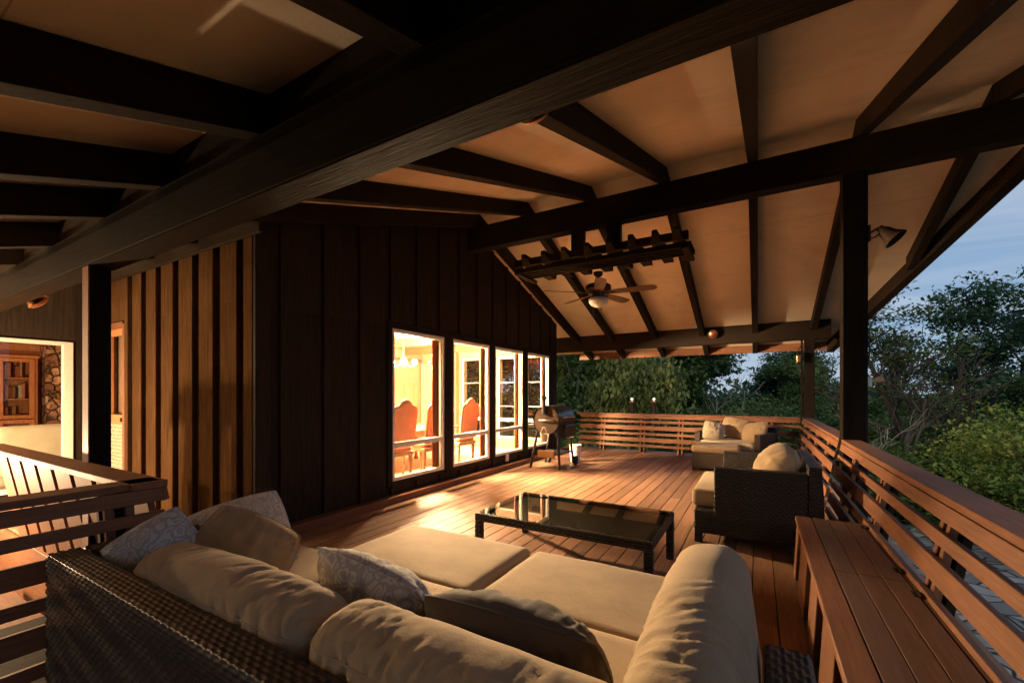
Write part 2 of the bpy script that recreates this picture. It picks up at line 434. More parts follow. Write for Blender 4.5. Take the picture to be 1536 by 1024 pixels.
mb = MB(); mb.box(-8.38,-3.0,1.205,1.238,-.9,-.032); tag(mb.build('deck_skirt', M['red_x'], bevel=.003), kind='structure')
# lower landing and the steps down from the deck
mb = MB(); y=-4.0
while y < 1.1:
    mb.box(-9,-3.1, y, y+.138, -.93,-.90); y += .144
tag(mb.build('landing', M['deck'], bevel=.0025), kind='structure')
mb = MB()
for i in range(4):
    z = -.20-.175*i; xx = -5.3+ .0
    mb.box(-6.4,-3.35, .98-.29*i-.30, .98-.29*i, z-.035, z)
    mb.box(-6.4,-3.35, .98-.29*i-.04, .98-.29*i-.01, z-.16, z-.035)
tag(mb.build('steps', M['red_x'], bevel=.003), kind='structure')

# ---------------------------------------------------------------- porch roof
YR=5.85; ZB=4.19; ZC=4.39; SL=.3256
def zc(y): return ZC-SL*abs(y-YR)
def zb(y): return ZB-SL*abs(y-YR)
YN=-3.0; YF=11.5
def xedge(y): return 2.84-.25*abs(y-YR)
roof = thing('porch_roof', 'dark stained gabled porch roof with tan ceiling panels spanning the whole deck', 'roof', (0,5.85,4), world=True)
XL=-10.5
for nm,ya,yb in (('ceiling_panel',YN,YR),('ceiling_panel',YR,YF)):
    mb = MB()
    vs = []
    for (x_,y_) in ((XL,ya),(xedge(ya),ya),(xedge(yb),yb),(XL,yb)): vs.append((x_,y_,zc(y_)))
    vs2 = [(a,b,c+.12) for a,b,c in vs]
    mb.add(vs+vs2, [(0,3,2,1),(4,5,6,7),(0,1,5,4),(1,2,6,5),(2,3,7,6),(3,0,4,7)])
    mb.build(nm, M['ceil'], roof)
def rafter(x0, ya, yb, w=.108):
    mb = MB(); e=.002
    mb.hexa([(x0,ya,zb(ya)),(x0+w,ya,zb(ya)),(x0+w,yb,zb(yb)),(x0,yb,zb(yb)),
             (x0,ya,zc(ya)-e),(x0+w,ya,zc(ya)-e),(x0+w,yb,zc(yb)-e),(x0,yb,zc(yb)-e)])
    return mb.build('rafter', M['dark_y'], roof, bevel=.004)
xs = [-.11-1.03*k for k in range(-2,7)]
for x0 in xs:
    if abs(x0+4.23)<.05: x0=-4.10
    # trimmed where the prow edge cuts it
    yn = YN; yf = YF-.02
    if x0 > xedge(YF)-.15: yf = YR+(2.84-.2-x0)/.25; yn = YR-(2.84-.2-x0)/.25
    rafter(x0, max(YN,yn), YR-.001)
    if x0 > -4.5 : rafter(x0, YR+.001, yf)
# ridge beam, near beam, far beam
def beam(nm, x0,x1,y0,y1,z0,z1, mat='dark_x'):
    return MB().box(x0,x1,y0,y1,z0,z1).build(nm, M[mat], roof, bevel=.006)
beam('ridge_beam', -4.30, 2.45, 5.76, 5.94, 3.785, 4.155)
beam('near_beam', XL, 2.2, 1.12, 1.27, 2.352, 2.56, 'black_x')  # near-black so the beam's near face reads as shaded
MB().box(XL, 2.2, 1.122, 1.268, 2.342, 2.351).build('near_beam_lit_face', M['beam_lit'], roof)  # thin sheet added to carry the lit tone of the beam's underside
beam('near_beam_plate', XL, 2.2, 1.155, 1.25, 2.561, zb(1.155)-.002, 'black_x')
for i,x0 in enumerate(xs):
    a = x0-1.03+.108+.002; b = x0-.002
    if abs(x0+4.23)<.05: b=-4.102
    if abs(x0-1.03+4.23)<.05: a=-4.10+.11
    MB().box(a,b,1.20,1.245,zb(1.2)-.0,zc(1.2)-.003).build('blocking', M['dark_x'], roof)
MB().prism([(10.42,2.51),(10.58,2.51),(10.58,zc(10.58)-.004),(10.42,zc(10.42)-.004)],0,-5.4,1.25).build('far_beam', M['dark_x'], roof, bevel=.006)
mb=MB(); ya_,yb_=YR+.1,9.36
mb.hexa([(-4.187,ya_,zb(ya_)+.03),(-4.102,ya_,zb(ya_)+.03),(-4.102,yb_,zb(yb_)+.03),(-4.187,yb_,zb(yb_)+.03),(-4.187,ya_,zc(ya_)-.01),(-4.102,ya_,zc(ya_)-.01),(-4.102,yb_,zc(yb_)-.01),(-4.187,yb_,zc(yb_)-.01)]); mb.build('soffit_strip', M['ceil'], roof)
# outer fascia at the far eave and the slanted rake board
mb = MB(); mb.box(-4.4, xedge(YF)+.02, YF-.045, YF, 2.37, zc(YF)-.004); mb.build('fascia', M['red_x'], roof, bevel=.004)
mb = MB(); w=.13
for sgn,yy in ((1,YF),(-1,YN)):
    a = YR+ (0.001*sgn); xa=xedge(a); xb=xedge(yy)
    d=.235
    mb.hexa([(xa-w,a,zc(a)-d),(xa,a,zc(a)-d),(xb,yy,zc(yy)-d),(xb-w,yy,zc(yy)-d),
             (xa-w,a,zc(a)-.003),(xa,a,zc(a)-.003),(xb,yy,zc(yy)-.003),(xb-w,yy,zc(yy)-.003)])
mb.build('rake_board', M['dark_y'], roof, bevel=.004)
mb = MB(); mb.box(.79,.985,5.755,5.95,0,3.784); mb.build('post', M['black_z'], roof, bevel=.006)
mb = MB(); mb.box(.815,.985,10.42,10.57,0,2.509); mb.build('post', M['dark_z'], roof, bevel=.006)
mb = MB(); mb.box(-4.275,-4.155,1.128,1.245,-.9,2.340); mb.build('post', M['black_z'], roof, bevel=.005)  # left post: near-black core, its shaded side put into the colour
MB().box(-4.273,-4.157,1.118,1.127,-.9,2.340).build('post_lit_face', M['red_z'], roof, bevel=.002)  # thin redder sheet stands in for light on this post face
mb = MB(); mb.box(.755,.79,10.44,10.5,.0,2.5); mb.build('post_trim', M['dark_z'], roof, bevel=.003)
mb = MB(); mb.box(.987,1.01,5.79,5.93,0,3.75); mb.build('post_trim', M['dark_z'], roof, bevel=.003)

# ---------------------------------------------------------------- the house
house = thing('house', 'dark board and batten house with lit windows opening onto the deck', 'house', (-6,5,0), world=True)
XW=-4.19; WY0=2.33; WY1=9.39
wins=[(4.08,5.15),(5.365,6.43),(6.61,7.68),(7.885,8.94)]; WZ0,WZ1=.255,2.285
mb = MB()
mb.box(XW-.12,XW,WY0,WY1,-.1,WZ0)
ys=[WY0]+[v for w_ in wins for v in w_]+[WY1]
for i in range(0,len(ys),2): mb.box(XW-.12,XW,ys[i],ys[i+1],WZ0,WZ1)
mb.prism([(WY0,WZ1),(WY1,WZ1),(WY1,zc(WY1)-.006),(YR,ZC-.006),(WY0,zc(WY0)-.006)],0,XW-.12,XW)
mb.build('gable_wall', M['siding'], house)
# battens of the gable wall
mb = MB(); y=2.57
bys=[]
while y<WY1-.1: bys.append(y); y+=.495
for y in bys:
    inside = any(a-.09<y<b+.09 for a,b in wins)
    top = zb(y)+.05
    if inside:
        MB().box(XW,XW+.032,y-.03,y+.03,WZ1+.09,top).build('batten', M['siding'], house, bevel=.004); MB().box(XW,XW+.032,y-.03,y+.03,-.0+.095,WZ0-.065).build('batten', M['siding'], house, bevel=.004)
    else: MB().box(XW,XW+.032,y-.03,y+.03,.095,top).build('batten', M['siding'], house, bevel=.004)
MB().box(XW,XW+.045,WY0-.045,WY0+.09,0,zb(WY0)+.1).build('corner_board', M['siding'], house, bevel=.004)
MB().box(XW,XW+.028,3.98,WY1-.1,WZ1+.012,WZ1+.085).build('head_trim', M['dark_y'], house, bevel=.003)
for i in range(5):
    ya=([3.98]+[w_[1]+.015 for w_ in wins])[i]; yb=([w_[0]-.015 for w_ in wins]+[9.1])[i]
    MB().box(XW,XW+.025,ya,yb,WZ0-.06,WZ1+.012).build('mullion_trim', M['dark_z'], house, bevel=.003)
MB().box(XW,-4.06,WY0-.05,10.9,-.02,.085).build('base_ledger', M['red_y'], house, bevel=.004)
for (a,b) in wins:
    w_ = MB(); t=.038
    X0,X1=XW-.055,XW+.008
    w_.box(X0,X1,a,a+t,WZ0,WZ1).box(X0,X1,b-t,b,WZ0,WZ1).box(X0,X1,a+t,b-t,WZ1-t,WZ1).box(X0,X1,a+t,b-t,WZ0,WZ0+t+.01)
    w_.box(X0,X1+.004,a+t,b-t,.70,.765)
    # inner sash lip
    w_.box(X0,X1-.02,a+t,b-t,WZ1-t-.018,WZ1-t).box(X0,X1-.02,a+t,a+t+.018,.765,WZ1-t-.018).box(X0,X1-.02,b-t-.018,b-t,.765,WZ1-t-.018)
    w_.box(X0,X1-.02,a+t,a+t+.018,WZ0+t+.01,.70).box(X0,X1-.02,b-t-.018,b-t,WZ0+t+.01,.70)
    wo = w_.build('window', M['white'], house, bevel=.003)
    MB().box(XW-.034,XW-.030,a+t,b-t,.765,WZ1-t).build('pane', M['glass'], wo)
    MB().box(XW-.034,XW-.030,a+t,b-t,WZ0+t,.70).build('pane', M['glass'], wo)
# side wall towards the walkway
mb=MB(); mb.box(-7.30,XW-.121,WY0,WY0+.12,-.1,2.35); mb.box(-8.40,-8.0,WY0,WY0+.12,-.1,2.35)
mb.box(-8.40,XW-.121,WY0,WY0+.12,2.35,zc(WY0)-.02)
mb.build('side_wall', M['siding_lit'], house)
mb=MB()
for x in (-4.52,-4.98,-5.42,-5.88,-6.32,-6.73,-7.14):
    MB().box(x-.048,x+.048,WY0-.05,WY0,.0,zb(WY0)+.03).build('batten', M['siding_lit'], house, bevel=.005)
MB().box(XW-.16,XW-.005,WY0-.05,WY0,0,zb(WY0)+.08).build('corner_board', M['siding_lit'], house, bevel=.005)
MB().box(-8.40,-4.0,WY0-.09,WY0-.052,zb(WY0)-.12,zb(WY0)+.15).build('frieze_board', M['dark_x'], house, bevel=.004)
d = MB().box(-7.98,-7.92,WY0+.02,WY0+.07,.02,2.31).box(-7.38,-7.32,WY0+.02,WY0+.07,.02,2.31).box(-7.92,-7.38,WY0+.02,WY0+.07,2.22,2.31).box(-7.92,-7.38,WY0+.02,WY0+.07,1.0,1.13).box(-7.92,-7.38,WY0+.02,WY0+.07,.02,.2).build('door', M['orange'], house, bevel=.004)
MB().box(-7.92,-7.38,WY0+.045,WY0+.05,1.13,2.22).build('pane', M['glass'], d)
mb=MB()
for i in range(-16,30):
    for sg in (1,-1):
        # diamond lattice screen clipped to its rectangle
        xa=-7.92+i*.05; 
        pts=[]
        x0_,z0_=xa,.2; x1_,z1_=xa+sg*.4,1.0
        # clip in x
        def cl_(x0,z0,x1,z1):
            lo,hi=-7.92,-7.38; t0,t1=0,1
            dx=x1-x0
            for bnd,s_ in ((lo,1),(hi,-1)):
                p=-s_*dx; q=s_*(x0-bnd)
                if abs(p)<1e-9: continue
                t=q/p
                if p<0: t0=max(t0,t)
                else: t1=min(t1,t)
            return (t0,t1) if t1-t0>.02 else None
        r_=cl_(x0_,z0_,x1_,z1_)
        if r_:
            a_,b_=r_
            mb.tube([(x0_+(x1_-x0_)*a_,WY0+.03,z0_+.8*a_),(x0_+(x1_-x0_)*b_,WY0+.03,z0_+.8*b_)],.007,4)
mb.build('lattice', M['cream'], d)
MB().lathe([(.0,0),(.012,0),(.012,.03),(.028,.035),(.03,.055),(.0,.065)],(-7.35,WY0+.02,1.07),(0,-1,0),12).build('handle', M['bronze'], d, smooth=True)
mb=MB().box(-8.03,-7.98,WY0-.03,WY0+.1,0,2.35).box(-7.32,-7.26,WY0-.03,WY0+.1,0,2.35).box(-7.98,-7.32,WY0-.03,WY0+.1,2.312,2.38).build('door_frame', M['red_z'], house, bevel=.004)
# outlet low on the gable wall
MB().box(XW+.0,XW+.035,6.98,7.07,.12,.25).build('outlet_box', M['white'], house, bevel=.006)
# wall with the big living room window
LX=-8.40
mb=MB(); e_=.008; mb.prism([(-2.9,-.9),(-2.6,-.9),(-2.6,zc(-2.6)-e_),(-2.9,zc(-2.9)-e_)],0,LX-.12,LX); mb.prism([(2.10,-.9),(WY0,-.9),(WY0,zc(WY0)-e_),(2.10,zc(2.10)-e_)],0,LX-.12,LX); mb.prism([(-2.6,2.14) if False else (-2.6,1.40),(2.10,2.14),(2.10,zc(2.10)-e_),(-2.6,zc(-2.6)-e_)],0,LX-.12,LX) if False else mb.prism([(-.5,2.14),(2.10,2.14),(2.10,zc(2.10)-e_),(-.5,zc(-.5)-e_)],0,LX-.12,LX); mb.prism([(-2.6,-.9),(-.5,-.9),(-.5,zc(-.5)-e_),(-2.6,zc(-2.6)-e_)],0,LX-.12,LX); mb.box(LX-.12,LX,-.5,2.10,-.9,.12)
mb.build('living_wall', M['siding'], house)
w_=MB(); w_.box(LX-.07,LX+.03,2.00,2.10,.12,2.14).box(LX-.07,LX+.03,-.5,-.4,.12,2.14).box(LX-.07,LX+.03,-.4,2.0,2.09,2.14).box(LX-.07,LX+.03,-.4,2.0,.12,.18)
wo=w_.build('window', M['white'], house, bevel=.004)
MB().box(LX-.04,LX-.035,-.4,2.0,.18,2.09).build('pane', M['glass'], wo)
# interiors
def shell(nm, x0,x1,y0,y1,z0,z1, wallmat, skip=()):
    t=.03
    if 'xlo' not in skip: MB().box(x0-t,x0,y0,y1,z0,z1).build(nm+'_wall', wallmat, house)
    if 'xhi' not in skip: MB().box(x1,x1+t,y0,y1,z0,z1).build(nm+'_wall', wallmat, house)
    if 'ylo' not in skip: MB().box(x0,x1,y0-t,y0,z0,z1).build(nm+'_wall', wallmat, house)
    if 'yhi' not in skip: MB().box(x0,x1,y1,y1+t,z0,z1).build(nm+'_wall', wallmat, house)
DX0,DX1,DY0,DY1,DZ1=-8.34,XW-.125,WY0+.16,WY1-.12,2.62
shell('dining', DX0,DX1,DY0,DY1,0.02,DZ1,M['peach'],('xhi','yhi'))
MB().box(DX0,DX1,DY0,DY1,-.05,.02).build('dining_floor', M['carpet'], house)
MB().box(DX0,DX1,DY0,DY1,DZ1,DZ1+.05).build('dining_ceiling', M['peach'], house)
# end wall with three narrow windows looking out to the yard
ew=[(-8.05,-7.35),(-6.85,-6.32),(-5.72,-5.24),(-5.02,-4.55)]; ez0,ez1=.34,2.30
mb=MB(); xs_=[DX0-.1]+[v for e in ew for v in e]+[XW-.12]
for i in range(0,len(xs_),2): mb.box(xs_[i],xs_[i+1],DY1,WY1,ez0,ez1)
mb.box(DX0-.1,XW-.12,DY1,WY1,-.1,ez0); mb.box(DX0-.1,XW-.12,DY1,WY1,ez1,zc(WY1)-.01)
mb.build('end_wall', M['peach'], house)
MB().box(DX0-.2,XW+.01,WY1,WY1+.03,-.3,zc(WY1)-.01-.001) if False else None
for a,b in ew:
    w_=MB(); t=.045; y0,y1=DY1-.03,DY1+.05
    w_.box(a-t,a,y0,y1,ez0-t,ez1+t).box(b,b+t,y0,y1,ez0-t,ez1+t).box(a,b,y0,y1,ez1,ez1+t).box(a,b,y0,y1,ez0-t,ez0).box(a,b,y0+.01,y1,.72,.80)
    for k in (1,3): z=.80+(ez1-.80)*k/5; w_.box(a,b,y0+.04,y0+.055,z-.007,z+.007)
    wo=w_.build('window', M['white'], house, bevel=.003)
    MB().box(a,b,y0+.06,y0+.064,ez0,ez1).build('pane', M['glass'], wo)
for y in (5.05,6.35,7.6,8.87): MB().box(DX1-.02,DX1+.0,y-.02,y+.14,.0,DZ1).build('inner_trim', M['mahog'], house, bevel=.004)
mb=MB()
for x in (-7.1,-6.1,-5.95): mb.box(x,x+.07,DY1-.05,DY1-.004,.0,DZ1)
mb.build('inner_trim', M['mahog'], house, bevel=.004)
for y in (3.4,5.2,7.0,8.6): MB().box(DX0+.01,DX1-.03,y-.06,y+.06,DZ1-.16,DZ1-.002).build('ceiling_beam', M['mahog_x'], house, bevel=.004)
MB().box(DX0+.002,DX0+.03,DY0,DY1-.06,2.3,2.38).build('picture_rail', M['mahog'], house)
# living room
LX0,LX1,LY0,LY1=-12.6,LX-.125,-1.5,5.2
shell('living', LX0,LX1,LY0,LY1,-.0,2.40,M['orange'],('xhi',))
MB().box(LX1-.03,LX1,WY0+.2,LY1,0,2.40).build('living_wall_panel', M['orange'], house)
MB().box(LX0,LX1,LY0,LY1,-.05,0).build('living_floor', M['carpet'], house)
MB().box(LX0,LX1,LY0,LY1,2.40,2.44).build('living_ceiling', M['orange'], house)
MB().box(LX0+.1,LX1-.04,2.9,3.15,2.15,2.399).build('ceiling_beam', M['orange'], house, bevel=.01); MB().box(LX0+.1,LX1-.04,.3,.5,2.2,2.399).build('ceiling_beam', M['orange'], house, bevel=.01)
# chimney: irregular stone face
mb=MB(); rr=random.Random(11)
def ch(u,v):
    y=2.66+1.0*u; z=.0+2.39*v
    return (LX0+.45+.10*noise.cell(Vector((y*5.3,z*6.1,1)))+.06*fbm(y*7,z*7,2), y, z)
mb.grid(60,140,ch); mb.box(LX0,LX0+.40,2.68,3.64,0,2.39)
mb.build('stone_chimney', M['rock'], house)

# ---------------------------------------------------------------- railings (they flare outwards towards the top)
LEAN=math.tan(math.radians(10.7))
# (z0,z1,thickness)
RB=[(.81,.885,.035),(.70,.762,.035),(.535,.635,.035),(.41,.47,.035),(.25,.35,.035),(.13,.19,.035)]
def railing(label, p0, p1, out, axis, posts, group=None, cap_ext=(0,0), double=True, wide=False, zmax=9, fasc=.0):
    # p0,p1: 2D end points of the inner top edge; out: outward unit 2D
    P0=Vector((p0[0],p0[1],0)); P1=Vector((p1[0],p1[1],0)); d=(P1-P0); Ln=d.length; d.normalize(); o=Vector((out[0],out[1],0))
    t=thing('deck_railing', label, 'railing', ((P0+P1)/2)[:], group='flared redwood railings around the deck', world=True)
    mat='red_'+axis
    def slab(nm, a,b, pts, mt):
        mb=MB(); vs=[]
        for s in (a,b):
            for (q,z) in pts: 
                p=P0+d*s+o*q; vs.append((p.x,p.y,z))
        n=len(pts)
        mb.add(vs,[tuple(range(n))[::-1],tuple(range(n,2*n))]+[(i,(i+1)%n,(i+1)%n+n,i+n) for i in range(n)])
        return mb.build(nm, mt, t, bevel=.003)
    slab('cap_rail', -cap_ext[0], Ln+cap_ext[1], [(-.0,.887),(.165,.887),(.165,.925),(-.0,.925)], M[mat])
    for i,(z0,z1,th) in enumerate(RB):
        if wide and i>0: continue
        q0=(z0-.925)*LEAN; q1=(z1-.925)*LEAN
        if i==0: q0+= .004; q1+=.004
        slab('rail', 0, Ln, [(q0,z0),(q0+th,z0-.006),(q1+th,z1-.006),(q1,z1)], M[mat])
    for s in posts:
        for k in ((0,.085) if double else (0,)):
            w=.04 if double else (.34 if wide else .14)
            zb0=-.25; 
            q0=(zb0-.925)*LEAN+.04; q1=(.885-.925)*LEAN+.04; th=.045
            if double and k==0:
                slab('post_board', s-.01, s+.135, [(q0+.05,zb0),(q0+.10,zb0),(q1+.085,.886),(q1+.048,.886)], M['dark_z'])
            slab('post', s+k, s+k+w, [(q0,zb0),(q0+th,zb0),(q1+th*.75,.886),(q1,.886)], M['red_z'])
    return t
railing('long redwood railing behind the storage bench, beside the nearer tall post', (.78,-1.2),(.78,5.75),(1,0),'y',[.1,1.45,2.75,4.0,5.2,6.3])
railing('redwood railing stretch between the two tall posts, behind the wicker loveseat', (.78,5.955),(.78,10.41),(1,0),'y',[.9,2.1,3.2,4.1])
railing('far redwood railing across the end of the deck behind the pellet grill', (-4.05,10.62),(.75,10.62),(0,1),'x',[.55,1.55,2.42,3.3,4.2], cap_ext=(.1,.0))
railing('redwood railing with broad slanted boards in front of the siding and the left post', (-2.965,1.13),(-6.5,1.13),(0,-1),'x',[.12,.55,.98,1.41,1.84,2.27,2.70,3.13], double=False, wide=True, cap_ext=(.02,0))
railing('nearest left redwood railing, wide boards running behind the big wicker sofa', (-2.965,1.11),(-2.965,-2.4),(-1,0),'y',[.12,.9,1.7,2.5], cap_ext=(.0,0))

# ---------------------------------------------------------------- storage bench
bench=thing('storage_bench', 'redwood storage bench with hinged plank lids along the right railing', 'bench', (.47,2,0), world=True)
bx0,bx1,by0,by1,bz=.255,.70,-1.0,4.06,.45
MB().box(bx0,bx0+.105,by0,by1,bz-.038,bz).box(bx0+.105,bx1,by1-.03,by1,bz-.038,bz-.001).build('front_trim', M['red_y'], bench, bevel=.005)
for ya,yb in ((2.925,by1-.033),(.4,2.917),(by0,.392)):
    mb=MB(); xa=bx0+.110; wv=.098
    for k in range(3):
        mb.box(xa,xa+wv,ya,yb,bz-.034,bz-.001); xa+=wv+.004
    mb.build('lid', M['bench_top'], bench, bevel=.002)
MB().box(bx0+.418,bx1+.02,by0,by1-.033,bz-.034,bz-.004).build('back_board', M['bench_top'], bench, bevel=.002)
for y in (3.95,3.08,2.76,.6,.2):
    mb=MB(); mb.box(.648,.672,y-.035,y+.035,bz-.0035,bz+.002); mb.box(.675,.70,y-.035,y+.035,bz-.0035,bz+.002); mb.tube([(.6735,y-.036,bz+.005),(.6735,y+.036,bz+.005)],.0065,8)
    mb.build('hinge', M['bronze'], bench)
mb=MB(); gaps=[3.76,3.11,2.58,2.0,1.45,.9,.3,-.3]
y=by1-.02
segs=[]
for g_ in gaps:
    segs.append((g_+.12,y)); y=g_-.12
segs.append((by0,y))
for a,b in segs:
    vs=[(bx0-.012,a,0),(bx0+.013,a,0),(bx0+.013,b,0),(bx0-.012,b,0),(bx0+.012,a,bz-.039),(bx0+.037,a,bz-.039),(bx0+.037,b,bz-.039),(bx0+.012,b,bz-.039)]
    MB().hexa(vs).build('front_panel', M['red_z'], bench, bevel=.003)
MB().box(bx0+.10,bx1-.02,by1-.06,by1-.02,0,bz-.039).box(bx0+.10,bx1-.02,by0,by0+.03,0,bz-.039).build('end_panel', M['red_z'], bench, bevel=.003)
MB().box(bx0+.13,bx0+.145,by0+.03,by1-.06,0.0,bz-.04).build('inner_liner', M['black'], bench)
# ---------------------------------------------------------------- soft things
def pillow_mesh(w,h,t,seed=0,n=44,pinch=.07,wr=.010,ex=.5,cor=.10):
    mb=MB()
    def side(sg):
        def f(a,b):
            u=a*2-1; v=b*2-1
            u_=math.sin(u*PI/2)*.35+u*.65; v_=math.sin(v*PI/2)*.35+v*.65
            x=w/2*u_*(1-pinch*(1-v_*v_)); z=h/2*v_*(1-pinch*(1-u_*u_))
            k=max(0,(1-u_**2)*(1-v_**2))**ex
            edge=1-k
            q=fbm(u_*1.6+seed*3.1,v_*1.6,seed)*.10
            # folds run inwards from the edges
            fx=abs(noise.noise(Vector((u_*7+seed,v_*1.2,seed*1.7))))*(abs(v_)**2)*(1-v_**4)*1.3
            fz=abs(noise.noise(Vector((v_*7-seed,u_*1.2,seed*2.3))))*(abs(u_)**2)*(1-u_**4)*1.3
            y=t/2*k*(1+q) - (fx+fz)*wr*3*(1 if k>0.02 else 0) + noise.noise(Vector((u_*3.5,v_*3.5,seed+sg)))*wr*k
            y=max(y,.002)
            cr=1-cor*(u_*u_*v_*v_); x*=cr; z*=cr
            return (x, sg*y, z)
        return f
    mb.grid(n,n,side(-1)); 
    n0=len(mb.v); m2=MB().grid(n,n,side(1))
    mb.v+=m2.v; mb.f+=[tuple(i+n0 for i in f[::-1]) for f in m2.f]
    return mb
def piping(w,h,pinch,cor=.10,r=.0045,n=20):
    pts=[]
    for s in range(4):
        for i in range(n):
            a=-1+2*i/n
            u,v=[(a,-1),(1,a),(-a,1),(-1,-a)][s]
            u_=math.sin(u*PI/2)*.35+u*.65; v_=math.sin(v*PI/2)*.35+v*.65
            cr=1-cor*(u_*u_*v_*v_); pts.append((w/2*u_*(1-pinch*(1-v_*v_))*cr,0,h/2*v_*(1-pinch*(1-u_*u_))*cr))
    pts.append(pts[0])
    return MB().tube(pts,r,6,cap=False)
def pillow(label, mat, c, w,h,t, rz, lean=0, roll=0, seed=1, group=None, pipe=True, pinch=.04, wr=.010, cat='pillow', cor=.12, ex=.5):
    q = Matrix.Translation(Vector(c)) @ Matrix.Rotation(rz,4,'Z') @ Matrix.Rotation(lean,4,'X') @ Matrix.Rotation(roll,4,'Y')
    o=pillow_mesh(w,h,t,seed,pinch=pinch,wr=wr,ex=ex,cor=cor).build('throw_pillow', mat, smooth=True)
    o.matrix_world=q
    tag(o,label,cat,group)
    if pipe: 
        p=piping(w,h,pinch,cor).build('piping', mat, o, smooth=True)
    return o
def softbox(sx,sy,sz,r,step=.03,dome=.012,seed=0,wr=.003,fold=0,foldaxis=0):
    """rounded box centred at the origin, subdivided, slightly domed and creased"""
    mb=MB()
    def mp(p):
        hx,hy,hz=sx/2,sy/2,sz/2
        ix,iy,iz=hx-r,hy-r,hz-r
        q=Vector((max(-ix,min(ix,p[0])),max(-iy,min(iy,p[1])),max(-iz,min(iz,p[2]))))
        d=Vector(p)-q
        # warp so the corner samples spread over the round
        if d.length>1e-9:
            m=max(abs(d.x),abs(d.y),abs(d.z)); d=d.normalized()*r
        nrm=d.normalized() if d.length>1e-9 else Vector((0,0,1))
        o=q+d
        a,b,c=o.x/hx,o.y/hy,o.z/hz
        o+=nrm*(dome*((1-a*a)*(1-b*b)+(1-a*a)*(1-c*c)*.6+(1-b*b)*(1-c*c)*.6))
        o+=nrm*noise.noise(Vector((o.x*6,o.y*6,o.z*6+seed)))*wr
        if fold:
            t_=(o.x if foldaxis==0 else o.y); s_=(o.y if foldaxis==0 else o.x)
            bend=noise.noise(Vector((s_*6,o.z*5,seed)))
            wv=noise.noise(Vector((t_*15+bend*1.5,seed*3.3,o.z*3+s_*5)))
            wv2=noise.noise(Vector((t_*30+bend*3,seed*1.3+9,o.z*4+s_*7)))
            ez=abs(o.z/hz)
            msk=max(0,min(1,.55+1.6*noise.noise(Vector((t_*2.3,s_*4,o.z*4+seed)))))
            g=(.15+.85*math.exp(-((o.z-hz*.75)/(hz*.45))**2))*msk*(1.5 if s_>0 else 1)
            o-=nrm*fold*g*(max(0,1-abs(wv)*7)**1.2*1.1+.9*max(0,1-abs(wv2)*6)+.2*wv)
        return o
    def face(ax,sg):
        dims=[(1,2),(2,0),(0,1)][ax]; L_=[sx,sy,sz]
        nu=max(3,int(L_[dims[0]]/step)); nv=max(3,int(L_[dims[1]]/step))
        def f(a,b):
            p=[0,0,0]; p[ax]=sg*L_[ax]/2
            def ww(t,Ln): # denser near the edges
                return (t-.5)*Ln
            p[dims[0]]=ww(a,L_[dims[0]])*sg; p[dims[1]]=ww(b,L_[dims[1]])
            return mp(p)
        mb.grid(nu,nv,f)
    for ax in range(3):
        for sg in (1,-1): face(ax,sg)
    mb.mp=mp
    return mb
def soft(name, mat, parent, c, dims, r, rot=None, **kw):
    seam=kw.pop('seam',None)
    mb=softbox(*dims,r,**kw)
    R_=Matrix.Translation(Vector(c)) @ (rot.to_matrix().to_4x4() if rot else Matrix.Identity(4))
    mb.v=[tuple(R_@Vector(v)) for v in mb.v]
    bm_name=name
    o=mb.build(name, mat, parent, smooth=True)
    bm=bmesh.new(); bm.from_mesh(o.data); bmesh.ops.remove_doubles(bm,verts=bm.verts,dist=.0006); bmesh.ops.recalc_face_normals(bm,faces=bm.faces)
    for f in bm.faces: f.smooth=True
    bm.to_mesh(o.data); bm.free()
    for pts in (seam or []):
        q=[R_@mb.mp(p_) for p_ in pts]
        MB().tube(q,.0036,6,cap=False).build('piping', M['fab'], o, smooth=True)
    return o
def seams_x(sx,sy,sz,n=60):
    # stitched lines along the top front and top back edges and round the ends
    out=[]
    for sy_ in (1,-1):
        out.append([(-sx/2+sx*i/n, sy_*sy/2, sz/2-.045) for i in range(n+1)])
    for sx_ in (1,-1):
        out.append([(sx_*sx/2, -sy/2+sy*i/24, sz/2-.045) for i in range(25)])
    return out
def seams_y(sx,sy,sz,n=60):
    out=[]
    for sx_ in (-1,):
        out.append([(sx_*sx/2, -sy/2+sy*i/n, sz/2-.05) for i in range(n+1)])
    for sy_ in (1,-1):
        out.append([(-sx/2+sx*i/24, sy_*sy/2, sz/2-.05) for i in range(25)])
    return out
